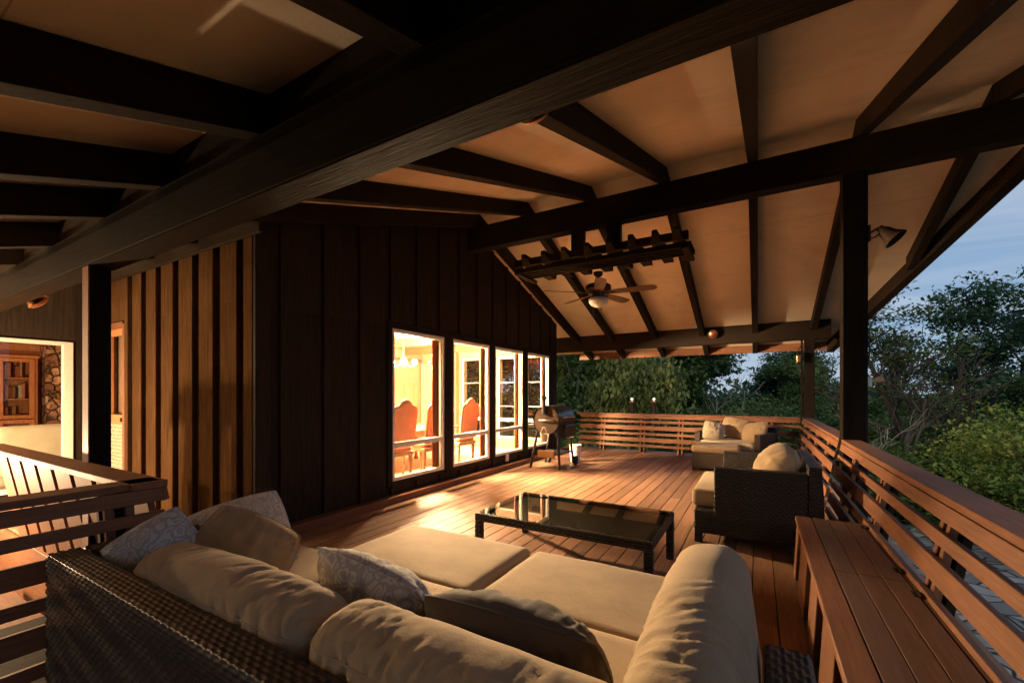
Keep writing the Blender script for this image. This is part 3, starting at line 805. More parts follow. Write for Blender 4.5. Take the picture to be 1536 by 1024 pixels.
# woven strip surface: profile (closed-over path) swept along an axis, really displaced
def weave(name, mat, parent, prof, a0, a1, axis, pu=.044, pv=.0175, amp=.0045, du=6, dv=4):
    # prof: list of 2D points; axis 0 => sweep along x with prof (y,z); axis 1 => sweep along y with prof (x,z)
    P=[Vector(p) for p in prof]; ls=[0]
    for i in range(1,len(P)): ls.append(ls[-1]+(P[i]-P[i-1]).length)
    T=ls[-1]; rows=int(T/pv); cols=int((a1-a0)/pu)
    nv=rows*dv; nu=cols*du
    def at(s):
        for i in range(1,len(P)):
            if s<=ls[i] or i==len(P)-1:
                t=(s-ls[i-1])/(ls[i]-ls[i-1]); return P[i-1].lerp(P[i],t)
    mb=MB()
    base=[]
    for j in range(nv+1):
        s=T*j/nv; p=at(s); q=at(min(T,s+.006))-at(max(0,s-.006)); q.normalize(); nrm=Vector((-q.y,q.x))
        base.append((p,nrm))
    n0=0
    for j in range(nv+1):
        p,nrm=base[j]; v=j/dv; row=math.floor(v-1e-6) if v>0 else 0
        s2=abs(math.sin(PI*v))**.55
        for i in range(nu+1):
            u=i/du; s1=abs(math.sin(PI*(u+.5*(row%2))))**.7
            hh=amp*s1*s2*(1+.25*noise.noise(Vector((u*.7,v*.7,3))))
            x=a0+(a1-a0)*i/nu
            pt=p+nrm*hh
            mb.v.append((x,pt.x,pt.y) if axis==0 else (pt.x,x,pt.y))
    for j in range(nv):
        for i in range(nu):
            a=j*(nu+1)+i; mb.f.append((a,a+1,a+nu+2,a+nu+1))
    return mb.build(name, mat, parent, smooth=True)
def rprof(y0,y1,z0,z1,zin,r=.018,n=5):
    """up the outer face, over the top, down the inner face"""
    pts=[(y0,z0)]
    s=1 if y1>y0 else -1
    for k in range(n+1):
        t=PI/2*k/n; pts.append((y0+s*(r-r*math.cos(t)), z1-r+r*math.sin(t)))
    for k in range(n+1):
        t=PI/2*k/n; pts.append((y1-s*(r-r*math.sin(t)), z1-r+r*math.cos(t)))
    pts.append((y1,zin)); return pts

# ---------------------------------------------------------------- big sectional sofa
sofa=thing('wicker_sofa', 'big dark wicker sectional sofa nearest the camera, its woven back towards us', 'sofa', (-1.3,1.1,0), world=True)
weave('back_panel', M['wick_geo'], sofa, rprof(.604,.725,.05,.70,.44)[::-1], -2.77, .13, 0)
weave('arm', M['wick_geo'], sofa, rprof(.13,.015,.05,.70,.44), .735, 1.43, 1)
weave('arm', M['wick_geo'], sofa, rprof(-2.77,-2.655,.05,.70,.44)[::-1], .735, 1.32, 1)
mb=MB(); mb.box(-2.762,.122,.612,.717,.05,.692); mb.box(.023,.122,.717,1.425,.05,.692); mb.box(-2.762,-2.663,.717,1.315,.05,.692); mb.box(-2.70,.10,.717,1.72,.06,.29)
mb.build('frame', M['wick'], sofa, bevel=.01)
mb=MB()
for x in (-2.70,-1.3,.05):
    mb.box(x,x+.05,.63,.68,0,.05); 
mb.build('foot', M['black'], sofa)
for x0,x1 in ((-2.65,-1.98),(-1.97,-1.0),(-.99,.01)):
    soft('seat_cushion', M['fab'], sofa, ((x0+x1)/2,1.24,.36), (x1-x0,1.02,.14), .045, seed=x0, step=.04)
soft('back_cushion', M['fab'], sofa, (-1.69,.86,.555), (1.12,.25,.43), .10, rot=Euler((math.radians(6),0,math.radians(.6))), step=.0115, dome=.026, seed=2, wr=.007, fold=.0070, seam=seams_x(1.12,.25,.43))
soft('back_cushion', M['fab'], sofa, (-.665,.86,.56), (.92,.25,.44), .10, rot=Euler((math.radians(5),0,math.radians(-.8))), step=.0115, dome=.026, seed=5, wr=.007, fold=.0070, seam=seams_x(.92,.25,.44))
soft('arm_cushion', M['fab'], sofa, (-.125,1.27,.63), (.235,.98,.47), .10, rot=Euler((math.radians(2),math.radians(-7),0)), step=.011, dome=.026, seed=8, wr=.007, fold=.0070, foldaxis=1, seam=seams_y(.235,.98,.47))
def ottoman(x0,x1,y0,y1,label, m='wick', ztop=.42, zc_=.29,fr=None):
    t=thing('wicker_ottoman', label, 'ottoman', ((x0+x1)/2,(y0+y1)/2,0), world=True, group='wicker ottomans with tan cushions')
    MB().box(x0+.01,x1-.01,y0+.01,y1-.01,.05,zc_).build('base', M[m], t, bevel=.012, segs=2)
    for x in (x0+.02,x1-.07):
        for y in (y0+.02,y1-.07): MB().box(x,x+.05,y,y+.05,0,.05).build('foot', M['black'], t)
    soft('cushion', M['fab'], t, ((x0+x1)/2,(y0+y1)/2,(ztop+zc_)/2), (x1-x0,y1-y0,ztop-zc_), .04, seed=x0, step=.03, dome=.008)
    return t
ottoman(-2.31,-1.275,1.745,2.47,'tan cushioned wicker ottoman left of the two pushed against the big sofa')
ottoman(-1.235,-.27,1.745,2.46,'tan cushioned wicker ottoman between its twin and the tall pleated cushion')
pillow('grey loop print pillow standing alone at the left end of the wicker back', M['pat'], (-2.44,.90,.655), .36,.36,.22, math.radians(50), math.radians(-14), math.radians(-32), 1)
pillow('large ivory loop print pillow, the tall corner pillow behind a plain tan one', M['pat2'], (-2.56,1.33,.545), .54,.56,.18, math.radians(58), math.radians(-20), math.radians(-14), 3)
pillow('plain tan pillow propped on the ivory printed one', M['fab2'], (-2.26,1.17,.585), .47,.45,.32, math.radians(66), math.radians(-20), math.radians(32), 4, wr=.016, pinch=.0, cor=.13)
pillow('grey printed pillow tucked behind the back cushions, left of the dark one', M['pat'], (-1.27,1.17,.615), .62,.42,.25, math.radians(-4), math.radians(28), math.radians(6), 5, wr=.011)
pillow('dark grey brown crumpled pillow tucked behind the back cushions', M['fabdark'], (-.665,1.17,.585), .62,.44,.32, math.radians(3), math.radians(30), math.radians(2), 6, wr=.022, pinch=.0, cor=.10)

# ---------------------------------------------------------------- coffee table
tb=thing('coffee_table', 'low dark wicker coffee table with reflective glass top', 'table', (-1.36,3.43,0), world=True)
tx0,tx1,ty0,ty1,tz=-2.10,-.625,2.99,3.88,.40
MB().box(tx0,tx1,ty0,ty0+.06,tz-.065,tz-.001).box(tx0,tx1,ty1-.06,ty1,tz-.065,tz-.001).box(tx0,tx0+.06,ty0+.06,ty1-.06,tz-.065,tz-.001).box(tx1-.06,tx1,ty0+.06,ty1-.06,tz-.065,tz-.001).build('frame', M['wick'], tb, bevel=.006)
for x in (tx0,tx1-.06):
    for y in (ty0,ty1-.06): MB().box(x,x+.06,y,y+.06,0,tz-.066).build('leg', M['wick'], tb, bevel=.006)
mb=MB(); k=0; x=tx0+.062
while x<tx1-.075: mb.box(x,x+.0135,ty0+.06,ty1-.06,tz-.03,tz-.022); x+=.0165
y=ty0+.1
while y<ty1-.06: mb.box(tx0+.06,tx1-.06,y,y+.012,tz-.034,tz-.0305); y+=.09
mb.build('woven_deck', M['weave_top'], tb)
MB().box(tx0+.012,tx1-.012,ty0+.012,ty1-.012,tz+.001,tz+.006).build('glass_top', M['tglass'], tb)

# ---------------------------------------------------------------- loveseat on the right
ls=thing('wicker_loveseat', 'dark wicker loveseat against the right railing with its side towards us', 'sofa', (0,5.1,0), world=True)
y0,y1=4.42,5.82
MB().box(-.36,.372,y0,y0+.12,.09,.725).build('arm', M['wick'], ls, bevel=.012, segs=2)
MB().box(-.36,.372,y1-.12,y1,.09,.725).build('arm', M['wick'], ls, bevel=.012, segs=2)
mb=MB(); mb.hexa([(.374,y0,.09),(.50,y0,.09),(.50,y1,.09),(.374,y1,.09),(.374,y0,.79),(.472,y0,.79),(.472,y1,.79),(.374,y1,.79)]); mb.build('backrest', M['wick'], ls, bevel=.012, segs=2)
MB().box(-.535,.372,y0+.002,y1-.002,.09,.31).build('seat_base', M['wick'], ls, bevel=.01)
for x in (-.53,.41):
    for y in (y0+.005,y1-.065): MB().box(x,x+.07,y,y+.06,0,.09).build('foot', M['wick'], ls)
soft('seat_cushion', M['fab'], ls, (-.105,(y0+y1)/2,.395), (.93,y1-y0-.25,.165), .035, step=.035, seed=3)
soft('front_cushion_end', M['fab'], ls, (-.467,y0+.09,.395), (.20,.16,.165), .03, step=.02, seed=3) if False else None
soft('back_cushion', M['fab'], ls, (.27,5.42,.63), (.20,.56,.36), .08, rot=Euler((0,math.radians(10),0)), step=.03, seed=4, wr=.01, fold=.01, foldaxis=1)
pillow('fat tan pillow leaning in the back corner of the dark loveseat', M['fab'], (.15,4.86,.69), .47,.47,.34, math.radians(-62), math.radians(-24), math.radians(28), 9, wr=.012, pinch=-.04, cor=.2)

# ---------------------------------------------------------------- far corner seat
fo=ottoman(-1.08,-.28,8.52,9.22,'tan cushioned wicker ottoman in front of the far armchair','wick_lit',.47,.33)
fc=thing('wicker_armchair', 'dark wicker armchair with cushions in the far corner by the railing', 'armchair', (-.40,9.62,0), math.radians(-20))
MB().box(-.62,-.51,-.42,.35,.06,.66).build('arm', M['wick_lit'], fc, bevel=.012, segs=2)
MB().box(.51,.62,-.42,.35,.06,.66).build('arm', M['wick_lit'], fc, bevel=.012, segs=2)
MB().box(-.62,.62,.352,.46,.06,.76).build('backrest', M['wick'], fc, bevel=.012, segs=2)
MB().box(-.508,.508,-.40,.35,.06,.33).build('seat_base', M['wick_lit'], fc, bevel=.01)
soft('seat_cushion', M['cream'], fc, (0,-.05,.41), (1.01,.78,.16), .04, step=.04, seed=1)
for x in (-.60,.54):
    for y in (-.40,.39): MB().box(x,x+.06,y,y+.06,0,.06).build('foot', M['black'], fc)
pillow('pale cream pillow slumped on the left side of the far armchair', M['cream'], (-.77,9.42,.66), .42,.42,.20, math.radians(20), math.radians(-24), math.radians(14), 12, group=None)
pillow('tan pillow at the back middle of the far armchair', M['fab'], (-.42,9.78,.72), .52,.44,.22, math.radians(-14), math.radians(-24), math.radians(10), 13)
pillow('tan pillow resting at the right arm of the far armchair', M['fab'], (-.06,9.52,.68), .52,.42,.22, math.radians(-40), math.radians(-30), math.radians(-12), 14)

# ---------------------------------------------------------------- pellet grill
gx,gy,gz=-3.46,7.62,.92
g=thing('pellet_grill', 'black barrel pellet grill with chimney standing on the deck by the windows', 'grill', (gx,gy,0), world=True)
Rg=.275
ang=lambda a:(gx+Rg*math.cos(a), gz+Rg*math.sin(a))
def shell_(a0,a1,R,ya,yb,n=20,t=.012):
    mb=MB(); pts=[(gx+R*math.cos(a0+(a1-a0)*i/n), gz+R*math.sin(a0+(a1-a0)*i/n)) for i in range(n+1)]+[(gx+(R-t)*math.cos(a1+(a0-a1)*i/n), gz+(R-t)*math.sin(a1+(a0-a1)*i/n)) for i in range(n+1)]
    n2=n+1
    m=len(pts)
    vs=[(p[0],ya,p[1]) for p in pts]+[(p[0],yb,p[1]) for p in pts]
    fs=[(i,(i+1)%m,(i+1)%m+m,i+m) for i in range(m)]
    for i in range(n):
        fs.append((i,i+1,m-2-i,m-1-i)); fs.append((i+m,m-1-i+m,m-2-i+m,i+1+m))
    return mb.add(vs,fs)
ya,yb=gy-.36,gy+.40
shell_(math.radians(-8),math.radians(150),Rg,ya,yb).build('lid', M['lid'], g, smooth=True, auto=.6)
shell_(math.radians(152),math.radians(350),Rg-.004,ya+.01,yb-.01).build('barrel', M['black'], g, smooth=True, auto=.6)
MB().lathe([(0,.0),(Rg-.03,.0),(Rg-.012,-.006),(Rg-.008,-.02)],(gx,ya-.0,gz),(0,1,0),40).build('end_plate', M['bronze'], g, smooth=True, auto=.5)
MB().lathe([(0,.0),(Rg-.03,.0),(Rg-.012,-.006),(Rg-.008,-.02)],(gx,yb,gz),(0,-1,0),40).build('end_plate', M['bronze'], g, smooth=True, auto=.5)
MB().lathe([(.04,-.02),(.04,.26),(.055,.26),(.056,.275),(.075,.28),(.02,.325),(0,.325)],(gx-.02,ya-.05,gz+.14),(0,0,1),20).build('chimney', M['black'], g, smooth=True, auto=.5)
MB().tube([(gx-.12,ya,gz-.0),(gx-.12,ya-.06,gz),(gx+.16,ya-.06,gz-.0),(gx+.16,ya,gz-.0)],.012,8).build('end_handle', M['steel'], g, smooth=True)
MB().tube([(gx+Rg-.02,ya+.12,gz+.06),(gx+Rg+.05,ya+.12,gz+.05),(gx+Rg+.05,yb-.12,gz+.05),(gx+Rg-.02,yb-.12,gz+.06)],.012,8).build('lid_handle', M['steel'], g, smooth=True)
MB().box(gx+.06,gx+Rg+.03,ya+.25,yb-.02,gz-.36,gz-.1).build('hopper', M['black'], g, bevel=.02)
for sx,sy in ((-1,-1),(1,-1),(-1,1),(1,1)):
    yb_=gy+sy*.30
    mb=MB(); top=(gx+sx*.20,gy+sy*.28,gz-.16); bot=(gx+sx*(.34 if sx<0 else .27),gy+sy*.34,.0 if sx<0 or sy<0 else .04)
    mb.tube([bot,top],.026,4); mb.build('leg', M['black'], g)
mb=MB(); mb.lathe([(0,-.03),(.075,-.03),(.09,-.02),(.09,.02),(.075,.03),(0,.03)],(gx+.31,gy+.36,.09),(1,0,0),20); mb.build('wheel', M['rubber'], g, smooth=True, auto=.5)
mb=MB(); mb.lathe([(0,-.03),(.05,-.03),(.06,-.02),(.06,.02),(.05,.03),(0,.03)],(gx-.27,gy+.36,.06),(1,0,0),20); mb.build('wheel', M['rubber'], g, smooth=True, auto=.5)
MB().box(gx-.25,gx+.25,gy-.26,gy+.3,.26,.285).build('shelf', M['black'], g, bevel=.004)
MB().box(gx-.21,gx+.14,gy-.30,gy-.262,.20,.34).build('shelf_front', M['oak'], g, bevel=.01)
gb=thing('grease_bucket', 'small galvanised bucket hanging under the grill end handle', 'bucket', (gx+.0,ya-.09,.52), world=True)
MB().lathe([(0,.52),(.055,.52),(.072,.66),(.076,.665),(.076,.67),(.068,.67),(.052,.53),(0,.53)],(gx+.0,ya-.09,0),(0,0,1),20).build('pail', M['galv'], gb, smooth=True, auto=.5)
MB().tube([(gx-.072+.144*i/12,ya-.09,.66+.13*math.sin(PI*i/12)) for i in range(13)],.004,6).build('bail', M['steel'], gb)
wp=MB().lathe([(0,.0),(.10,.0),(.125,.34),(.135,.345),(.135,.36),(.12,.36),(.095,.012),(0,.012)],(gx+.17,gy+.70,0),(0,0,1),28).build('white_bucket', M['fogged'], smooth=True, auto=.5)
tag(wp,'tall white plastic bucket on the deck just behind the grill','bucket')

# ---------------------------------------------------------------- ceiling fan and its timber hanger
rk=thing('timber_trellis', 'dark slatted timber trellis hung from the ridge beam above the fan', 'trellis', (-1.95,5.88,3.3), world=True)
for x0,x1 in ((-2.36,-2.17),(-1.82,-1.64)):
    mb=MB(); mb.box(x0,x1,5.80,5.90,3.271,3.784); mb.build('hanger', M['dark_z'], rk, bevel=.004)
for y in (5.53,5.64,5.75,5.86):
    MB().box(-3.12,-.70,y,y+.05,3.205,3.268).build('rail', M['dark_x'], rk, bevel=.004)
MB().box(-3.10,-.72,5.435,5.495,3.272,3.372).build('upper_rail', M['dark_x'], rk, bevel=.004)
for x in (-3.07,-.76):
    MB().box(x-.04,x+.04,5.45,6.05,3.165,3.204).build('cross_tie', M['dark_y'], rk, bevel=.003)
for x in (-2.90,-2.59,-2.29,-1.96,-1.66,-1.38,-1.09,-.84):
    ya_,yb_=5.33,6.44; w=.068; c=.11
    mb=MB(); z0,z1=3.269,3.405
    P=[(ya_,z1),(ya_,z1-.05),(ya_+c,z0),(yb_-c,z0),(yb_,z1-.05),(yb_,z1)]
    mb.prism(P,0,x-w,x+w)
    # taper of the tips in plan
    mb.v=[((x+(vx-x)*.45 if (vy<ya_+.02 or vy>yb_-.02) else vx),vy,vz) for vx,vy,vz in mb.v]
    mb.build('slat', M['dark_y'], rk, bevel=.003)
fx,fy=-1.97,5.86
fan=thing('ceiling_fan', 'bronze five blade ceiling fan with a frosted bowl light under the trellis', 'ceiling fan', (fx,fy,3.2), world=True)
MB().lathe([(0,3.15),(.07,3.145),(.062,3.10),(.03,3.075),(0,3.07)],(fx,fy,0),n=24).build('canopy', M['fan'], fan, smooth=True, auto=.6)
MB().tube([(fx,fy,3.08),(fx,fy,2.97)],.013,10).build('downrod', M['fan'], fan, smooth=True)
MB().lathe([(0,3.0),(.05,2.995),(.06,2.975),(.15,2.97),(.178,2.95),(.182,2.90),(.165,2.875),(.09,2.86),(.085,2.80),(.10,2.79),(.10,2.775),(0,2.775)],(fx,fy,0),n=36).build('motor_housing', M['fan'], fan, smooth=True, auto=.5)
MB().lathe([(.105,2.778),(.14,2.765),(.135,2.72),(.10,2.675),(.05,2.65),(0,2.645)],(fx,fy,0),n=36).build('light_bowl', M['frost'], fan, smooth=True)
for dx in (.06,-.05):
    MB().tube([(fx+dx,fy-.06,2.78),(fx+dx,fy-.06,2.50+abs(dx))],.0016,5).lathe([(0,0),(.007,-.004),(.007,-.022),(0,-.026)],(fx+dx,fy-.06,2.50+abs(dx)),n=8).build('pull_chain', M['bronze'], fan)
for k in range(5):
    a=math.radians(3+72*k)
    mb=MB(); pts=[(.17,-.05),(.24,-.062),(.60,-.078),(.76,-.07),(.80,-.03),(.80,.03),(.76,.07),(.60,.078),(.24,.062),(.17,.05)]
    n=len(pts); R_=Matrix.Translation(Vector((fx,fy,2.845))) @ Matrix.Rotation(a,4,'Z') @ Matrix.Rotation(math.radians(-13),4,'X')
    vs=[(x,y,0) for x,y in pts]+[(x,y,.008) for x,y in pts]
    mb.add(vs,[tuple(range(n))[::-1],tuple(range(n,2*n))]+[(i,(i+1)%n,(i+1)%n+n,i+n) for i in range(n)],R_)
    b_=mb.build('blade', M['blade'], fan, bevel=.002)
    MB().box(.08,.24,-.02,.02,-.012,-.001,R_).build('blade_iron', M['fan'], b_, bevel=.003)

# ---------------------------------------------------------------- fittings
def dome_light(c, axis, label, k=1):
    t=thing('floodlight', label, 'floodlight', c, world=True)
    MB().lathe([(r*k,h*k) for r,h in [(0,0),(.055,0),(.055,.03),(.03,.035)]],c,axis,20).build('mount', M['fan'], t, smooth=True, auto=.5)
    MB().lathe([(r*k,h*k) for r,h in [(.03,.035),(.06,.06),(.09,.11),(.1,.12),(.095,.125),(.07,.145),(.035,.158),(0,.162)]],c,axis,28).build('globe', M['copper'], t, smooth=True, auto=.9)
dome_light((-.67,1.272,2.43),(0,.75,-.5),'copper globe floodlight on the big near beam overhead',.55)
dome_light((-6.45,1.272,2.45),(0,.7,-.7),'copper globe floodlight on the big beam above the left post')
dome_light((-.86,10.418,2.76),(0,-1,-.3),'copper globe floodlight on the far beam above the deck end')
t=thing('spotlight','bell shaped bronze spotlight bracketed high on the nearer tall post','spotlight',(1.01,5.80,3.10),world=True)
MB().box(1.0102,1.03,5.77,5.83,3.03,3.20).build('backplate', M['fan'], t, bevel=.004)
MB().tube([(1.03,5.80,3.12),(1.08,5.79,3.15),(1.12,5.78,3.14)],.012,8).tube([(1.03,5.80,3.06),(1.075,5.79,3.07),(1.12,5.78,3.11)],.007,8).build('bracket', M['fan'], t, smooth=True)
MB().lathe([(0,-.04),(.03,-.035),(.035,0),(.055,.03),(.062,.07),(.07,.10),(.10,.155),(.108,.17),(.102,.17),(.066,.105),(.05,.03),(0,.02)],(1.12,5.78,3.13),(.62,-.2,-.75),32).build('shade', M['bronze'], t, smooth=True, auto=.9)
MB().lathe([(0,.03),(.035,.04),(.05,.09),(.04,.125),(0,.14)],(1.12,5.78,3.13),(.62,-.2,-.75),20).build('bulb', M['frost'], t, smooth=True)
t=thing('security_camera','small white box camera with pale hood on the nearer tall post','camera',(1.01,5.86,1.53),world=True)
MB().box(1.0102,1.05,5.83,5.89,1.49,1.60).build('mount', M['white'], t, bevel=.004)
MB().lathe([(0,0),(.022,.0),(.028,.05),(.045,.10),(.04,.102),(.02,.06),(0,.06)],(1.05,5.86,1.545),(1,-.15,.35),16).build('hood', M['cream'], t, smooth=True, auto=.8)
t=thing('hook_lantern','little copper lantern on a hook beside the corner post','lantern',(.74,10.35,2.2),world=True)
MB().tube([(.80,10.415,2.35),(.74,10.33,2.36),(.70,10.30,2.30),(.70,10.30,2.24)],.008,6).build('hook', M['black'], t)
MB().lathe([(0,2.24),(.02,2.23),(.06,2.18),(.06,2.17),(.045,2.165),(.04,2.05),(.05,2.04),(0,2.035)],(.70,10.30,0),n=16).build('body', M['copper'], t, smooth=True, auto=.5)

# ---------------------------------------------------------------- dining room contents
cxh,cyh,czh=-5.60,5.73,1.96
WARM=(1,.66,.36)
ch_=thing('chandelier','lit chandelier with frosted globes glowing in the first window','chandelier',(cxh,cyh,czh),world=True)
MB().tube([(cxh,cyh,czh+.12),(cxh,cyh,2.62)],.01,8).build('stem', M['fan'], ch_)
MB().lathe([(0,.14),(.03,.13),(.05,.08),(.03,.02),(.045,-.02),(0,-.06)],(cxh,cyh,czh),n=20).build('hub', M['fan'], ch_, smooth=True)
for k in range(6):
    a=2*PI*k/6+.2; ex,ey=cxh+.23*math.cos(a),cyh+.23*math.sin(a)
    MB().tube([(cxh+.03*math.cos(a),cyh+.03*math.sin(a),czh+.02),(cxh+.13*math.cos(a),cyh+.13*math.sin(a),czh-.05),(ex,ey,czh-.03),(ex,ey,czh+.0)],.008,6).build('arm', M['fan'], ch_, smooth=True)
    MB().lathe([(0,-.04),(.03,-.033),(.045,-.005),(.047,.018),(.034,.042),(0,.052)],(ex,ey,czh+.03),n=16).build('globe', M['bulb'], ch_, smooth=True)
dt=thing('dining_table','dark wooden dining table seen through the first window','table',(-5.9,5.9,0),world=True)
MB().box(-6.5,-5.35,4.55,7.1,.72,.76).build('tabletop', M['mahog'], dt, bevel=.01)
MB().box(-6.4,-5.45,4.65,7.0,.62,.719).build('apron', M['mahog'], dt)
for x in (-6.38,-5.5):
    for y in (4.68,6.9): MB().lathe([(0,.02),(.05,.02),(.035,.1),(.05,.3),(.03,.4),(.055,.55),(.05,.62),(0,.62)],(x,y,0),n=14).build('leg', M['mahog'], dt, smooth=True)
def dchair():
    t=thing('dining_chair','','chair',(0,0,0))
    # faces -x : back at +x
    pts=[(-.24,.0),(-.25,.3),(-.25,.52),(-.20,.57),(-.13,.585),(-.08,.64),(0,.665),(.08,.64),(.13,.585),(.20,.57),(.25,.52),(.25,.3),(.24,0)]
    R_=Matrix.Translation(Vector((.22,0,.52))) @ Matrix.Rotation(math.radians(7),4,'Y')
    def slab(sc,x0,x1,nm,mt,dz=0):
        mb=MB(); P=[(y*sc,.32+(z-.32)*sc) for y,z in pts]; n=len(P)
        vs=[(x0,y,z) for y,z in P]+[(x1,y,z) for y,z in P]
        mb.add(vs,[tuple(range(n))[::-1],tuple(range(n,2*n))]+[(i,(i+1)%n,(i+1)%n+n,i+n) for i in range(n)],R_)
        return mb.build(nm,mt,t,bevel=.012,segs=2)
    slab(1,0,.035,'back_frame',M['oak'])
    slab(.86,-.025,.055,'back_panel',M['rust'])
    MB().box(-.27,.24,-.25,.25,.40,.46).build('seat_rail', M['oak'], t, bevel=.01)
    soft('seat', M['rust'], t, (-.02,0,.485),(.47,.47,.09),.03,step=.05)
    for x,y in ((-.23,-.21),(-.23,.21),(.20,-.21),(.20,.21)):
        MB().lathe([(0,0),(.026,0),(.03,.03),(.018,.06),(.022,.2),(.034,.33),(.03,.41),(0,.41)],(x,y,0),n=12).build('leg', M['oak'], t, smooth=True)
    return t
c0=dchair()
spots=[(-4.92,4.74,0,'rust upholstered carved chair cut by the left edge of the first window'),(-4.92,5.50,0,'rust upholstered carved chair squarely in the first window'),(-4.92,6.42,0,'rust upholstered carved chair seen in the second window'),(-6.85,5.2,PI,'rust chair across the dining table, towards its near end'),(-6.85,6.2,PI,'rust chair across the dining table, towards its far end')]
for i,(x,y,rz,lb) in enumerate(spots):
    c=c0 if i==0 else copy_tree(c0)
    c.location=(x,y,.02); c.scale=(1.08,1.06,1.12); c.rotation_euler=(0,0,rz); c['label']=lb; c['group']='dining chairs around the table'
cu=MB().grid(60,6,lambda a,b:(-7.9+1.0*a, DY1-.09+.025*math.sin(a*50), .3+1.95*b)).build('gold_curtain', M['yellow'], smooth=True)
cu.location=(-.38,0,0); tag(cu,'gold curtain hanging on the dining room end wall','curtain')
# ---------------------------------------------------------------- living room contents
cb=thing('bookcase','knotty pine glass door bookcase inside the left window','bookcase',(LX0+.25,2.1,0),world=True)
x0=LX0+.002; x1=LX0+.40
BY=-.26
MB().box(x0,x1,1.04,1.08,0,2.1).box(x0,x1,2.52,2.56,0,2.1).box(x0,x1+.03,1.02,2.58,2.1,2.15).box(x0,x1,1.08,2.52,0,.1).box(x0,x0+.02,1.08,2.52,.1,2.1).build('carcass', M['orange'], cb, bevel=.005)
for z in (.45,.9,1.3,1.7): MB().box(x0+.02,x1-.05,1.08,2.52,z,z+.025).build('shelf', M['orange'], cb)
for i in range(3):
    a=1.085+i*.48; b=a+.47
    for z0,z1 in ((.11,.92),(.94,2.09)):
        d_=MB().box(x1,x1+.025,a,a+.07,z0,z1).box(x1,x1+.025,b-.07,b,z0,z1).box(x1,x1+.025,a+.07,b-.07,z1-.07,z1).box(x1,x1+.025,a+.07,b-.07,z0,z0+.07).build('door', M['orange'], cb, bevel=.004)
        MB().box(x1+.008,x1+.012,a+.07,b-.07,z0+.07,z1-.07).build('pane', M['glass'], d_)
rb=random.Random(5)
bk=0
for z in (.475,.925,1.325,1.725):
    y=1.14+rb.random()*.2
    while y<2.42:
        wd=rb.uniform(.03,.06); hh=rb.uniform(.2,.30)
        if rb.random()<.62:
            o=MB().box(x0+.06,x0+.26,y,y+wd,z,z+hh).build('book', [M['mahog'],M['oak'],M['black'],M['cream'],M['rust']][bk%5], bevel=.003); bk+=1
            tag(o,'book standing behind the glass doors of the pine bookcase','book','books in the pine bookcase')
        y+=wd+.004
sf=thing('cream_sofa','cream sofa with its back to the left living room window','sofa',(-8.95,2.3,0),world=True)
soft('back', M['cream'], sf, (-8.86,2.42,.62),(.22,1.9,.70),.07,step=.05)
soft('seat', M['cream'], sf, (-9.35,2.42,.30),(.80,1.88,.34),.06,step=.06)
# light inside the rooms (lamps that belong to the fittings)
def plight(nm,c,e,col,r=.05):
    l=bpy.data.lights.new(nm,'POINT'); l.energy=e; l.color=col; l.shadow_soft_size=r
    o=bpy.data.objects.new(nm,l); COL.objects.link(o); o.location=c; return o
for k in range(6):
    a=2*PI*k/6+.2; plight('globe_light',(cxh+.23*math.cos(a),cyh+.23*math.sin(a),czh+.035),LP1/6,WARM,.062)
def downlight(i,x,y,e,lab):
    t=thing('downlight',lab,'downlight',(x,y,DZ1),world=True,group='recessed downlights along the dining room windows')
    MB().lathe([(.075,-.004),(.095,-.004),(.095,-.012),(.07,-.014),(.062,-.004)],(x,y,DZ1),n=24).build('trim_ring', M['white'], t, smooth=True)
    MB().lathe([(0,-.004),(.062,-.004)],(x,y,DZ1),n=24).build('lens', M['bulb'], t)
    l=bpy.data.lights.new('downlight_light','SPOT'); l.energy=e; l.color=WARM; l.shadow_soft_size=.06; l.spot_size=math.radians(140); l.spot_blend=.8
    o=bpy.data.objects.new('downlight_light',l); COL.objects.link(o); o.location=(x,y,DZ1-.05)
for i,y in enumerate((4.3,5.75,7.25,8.75)): downlight(i,-5.05 if i<3 else -5.35,y,LP3 if i<3 else LP3*.9,'recessed round downlight in the dining room ceiling behind the windows')
plight('living_lamp_light',(-10.0,-.4,1.95),LP2,WARM,.22)
fl=thing('floor_lamp','brass uplight floor lamp in the living room beyond the left frame','lamp',(-10.0,-.4,0),world=True)
MB().tube([(-10.0,-.4,0.02),(-10.0,-.4,1.62)],.014,8).build('pole', M['copper'], fl)
MB().lathe([(0,0),(.15,0),(.15,.02),(0,.03)],(-10.0,-.4,0),n=24).build('base', M['copper'], fl)
MB().lathe([(.02,1.6),(.12,1.66),(.16,1.72),(.155,1.72),(.11,1.67),(.0,1.62)],(-10.0,-.4,0),n=24).build('bowl', M['copper'], fl, smooth=True)
# hooded wall lantern beside the living room window, just outside the frame on the left
wx,wy,wz=-8.10,-.85,1.74
wl=thing('wall_lantern','hooded lit wall lantern beside the living room window','lantern',(wx,wy,wz),world=True)
MB().box(LX+.002,LX+.03,wy-.06,wy+.06,wz-.05,wz+.25).build('backplate', M['fan'], wl, bevel=.006)
MB().tube([(LX+.03,wy,wz+.18),(wx-.05,wy,wz+.22),(wx,wy,wz+.12)],.01,8).build('arm', M['fan'], wl, smooth=True)
MB().lathe([(0,.13),(.03,.12),(.09,.08),(.17,.035),(.168,.030),(.088,.072),(0,.10)],(wx,wy,wz),n=28).build('hood', M['fan'], wl, smooth=True)
MB().lathe([(0,-.04),(.02,-.035),(.03,-.01),(.025,.01),(.015,.03),(0,.04)],(wx,wy,wz),n=16).build('bulb', M['bulb'], wl, smooth=True)
plight('wall_lantern_light',(wx,wy,wz-.0),LP4,WARM,.055)

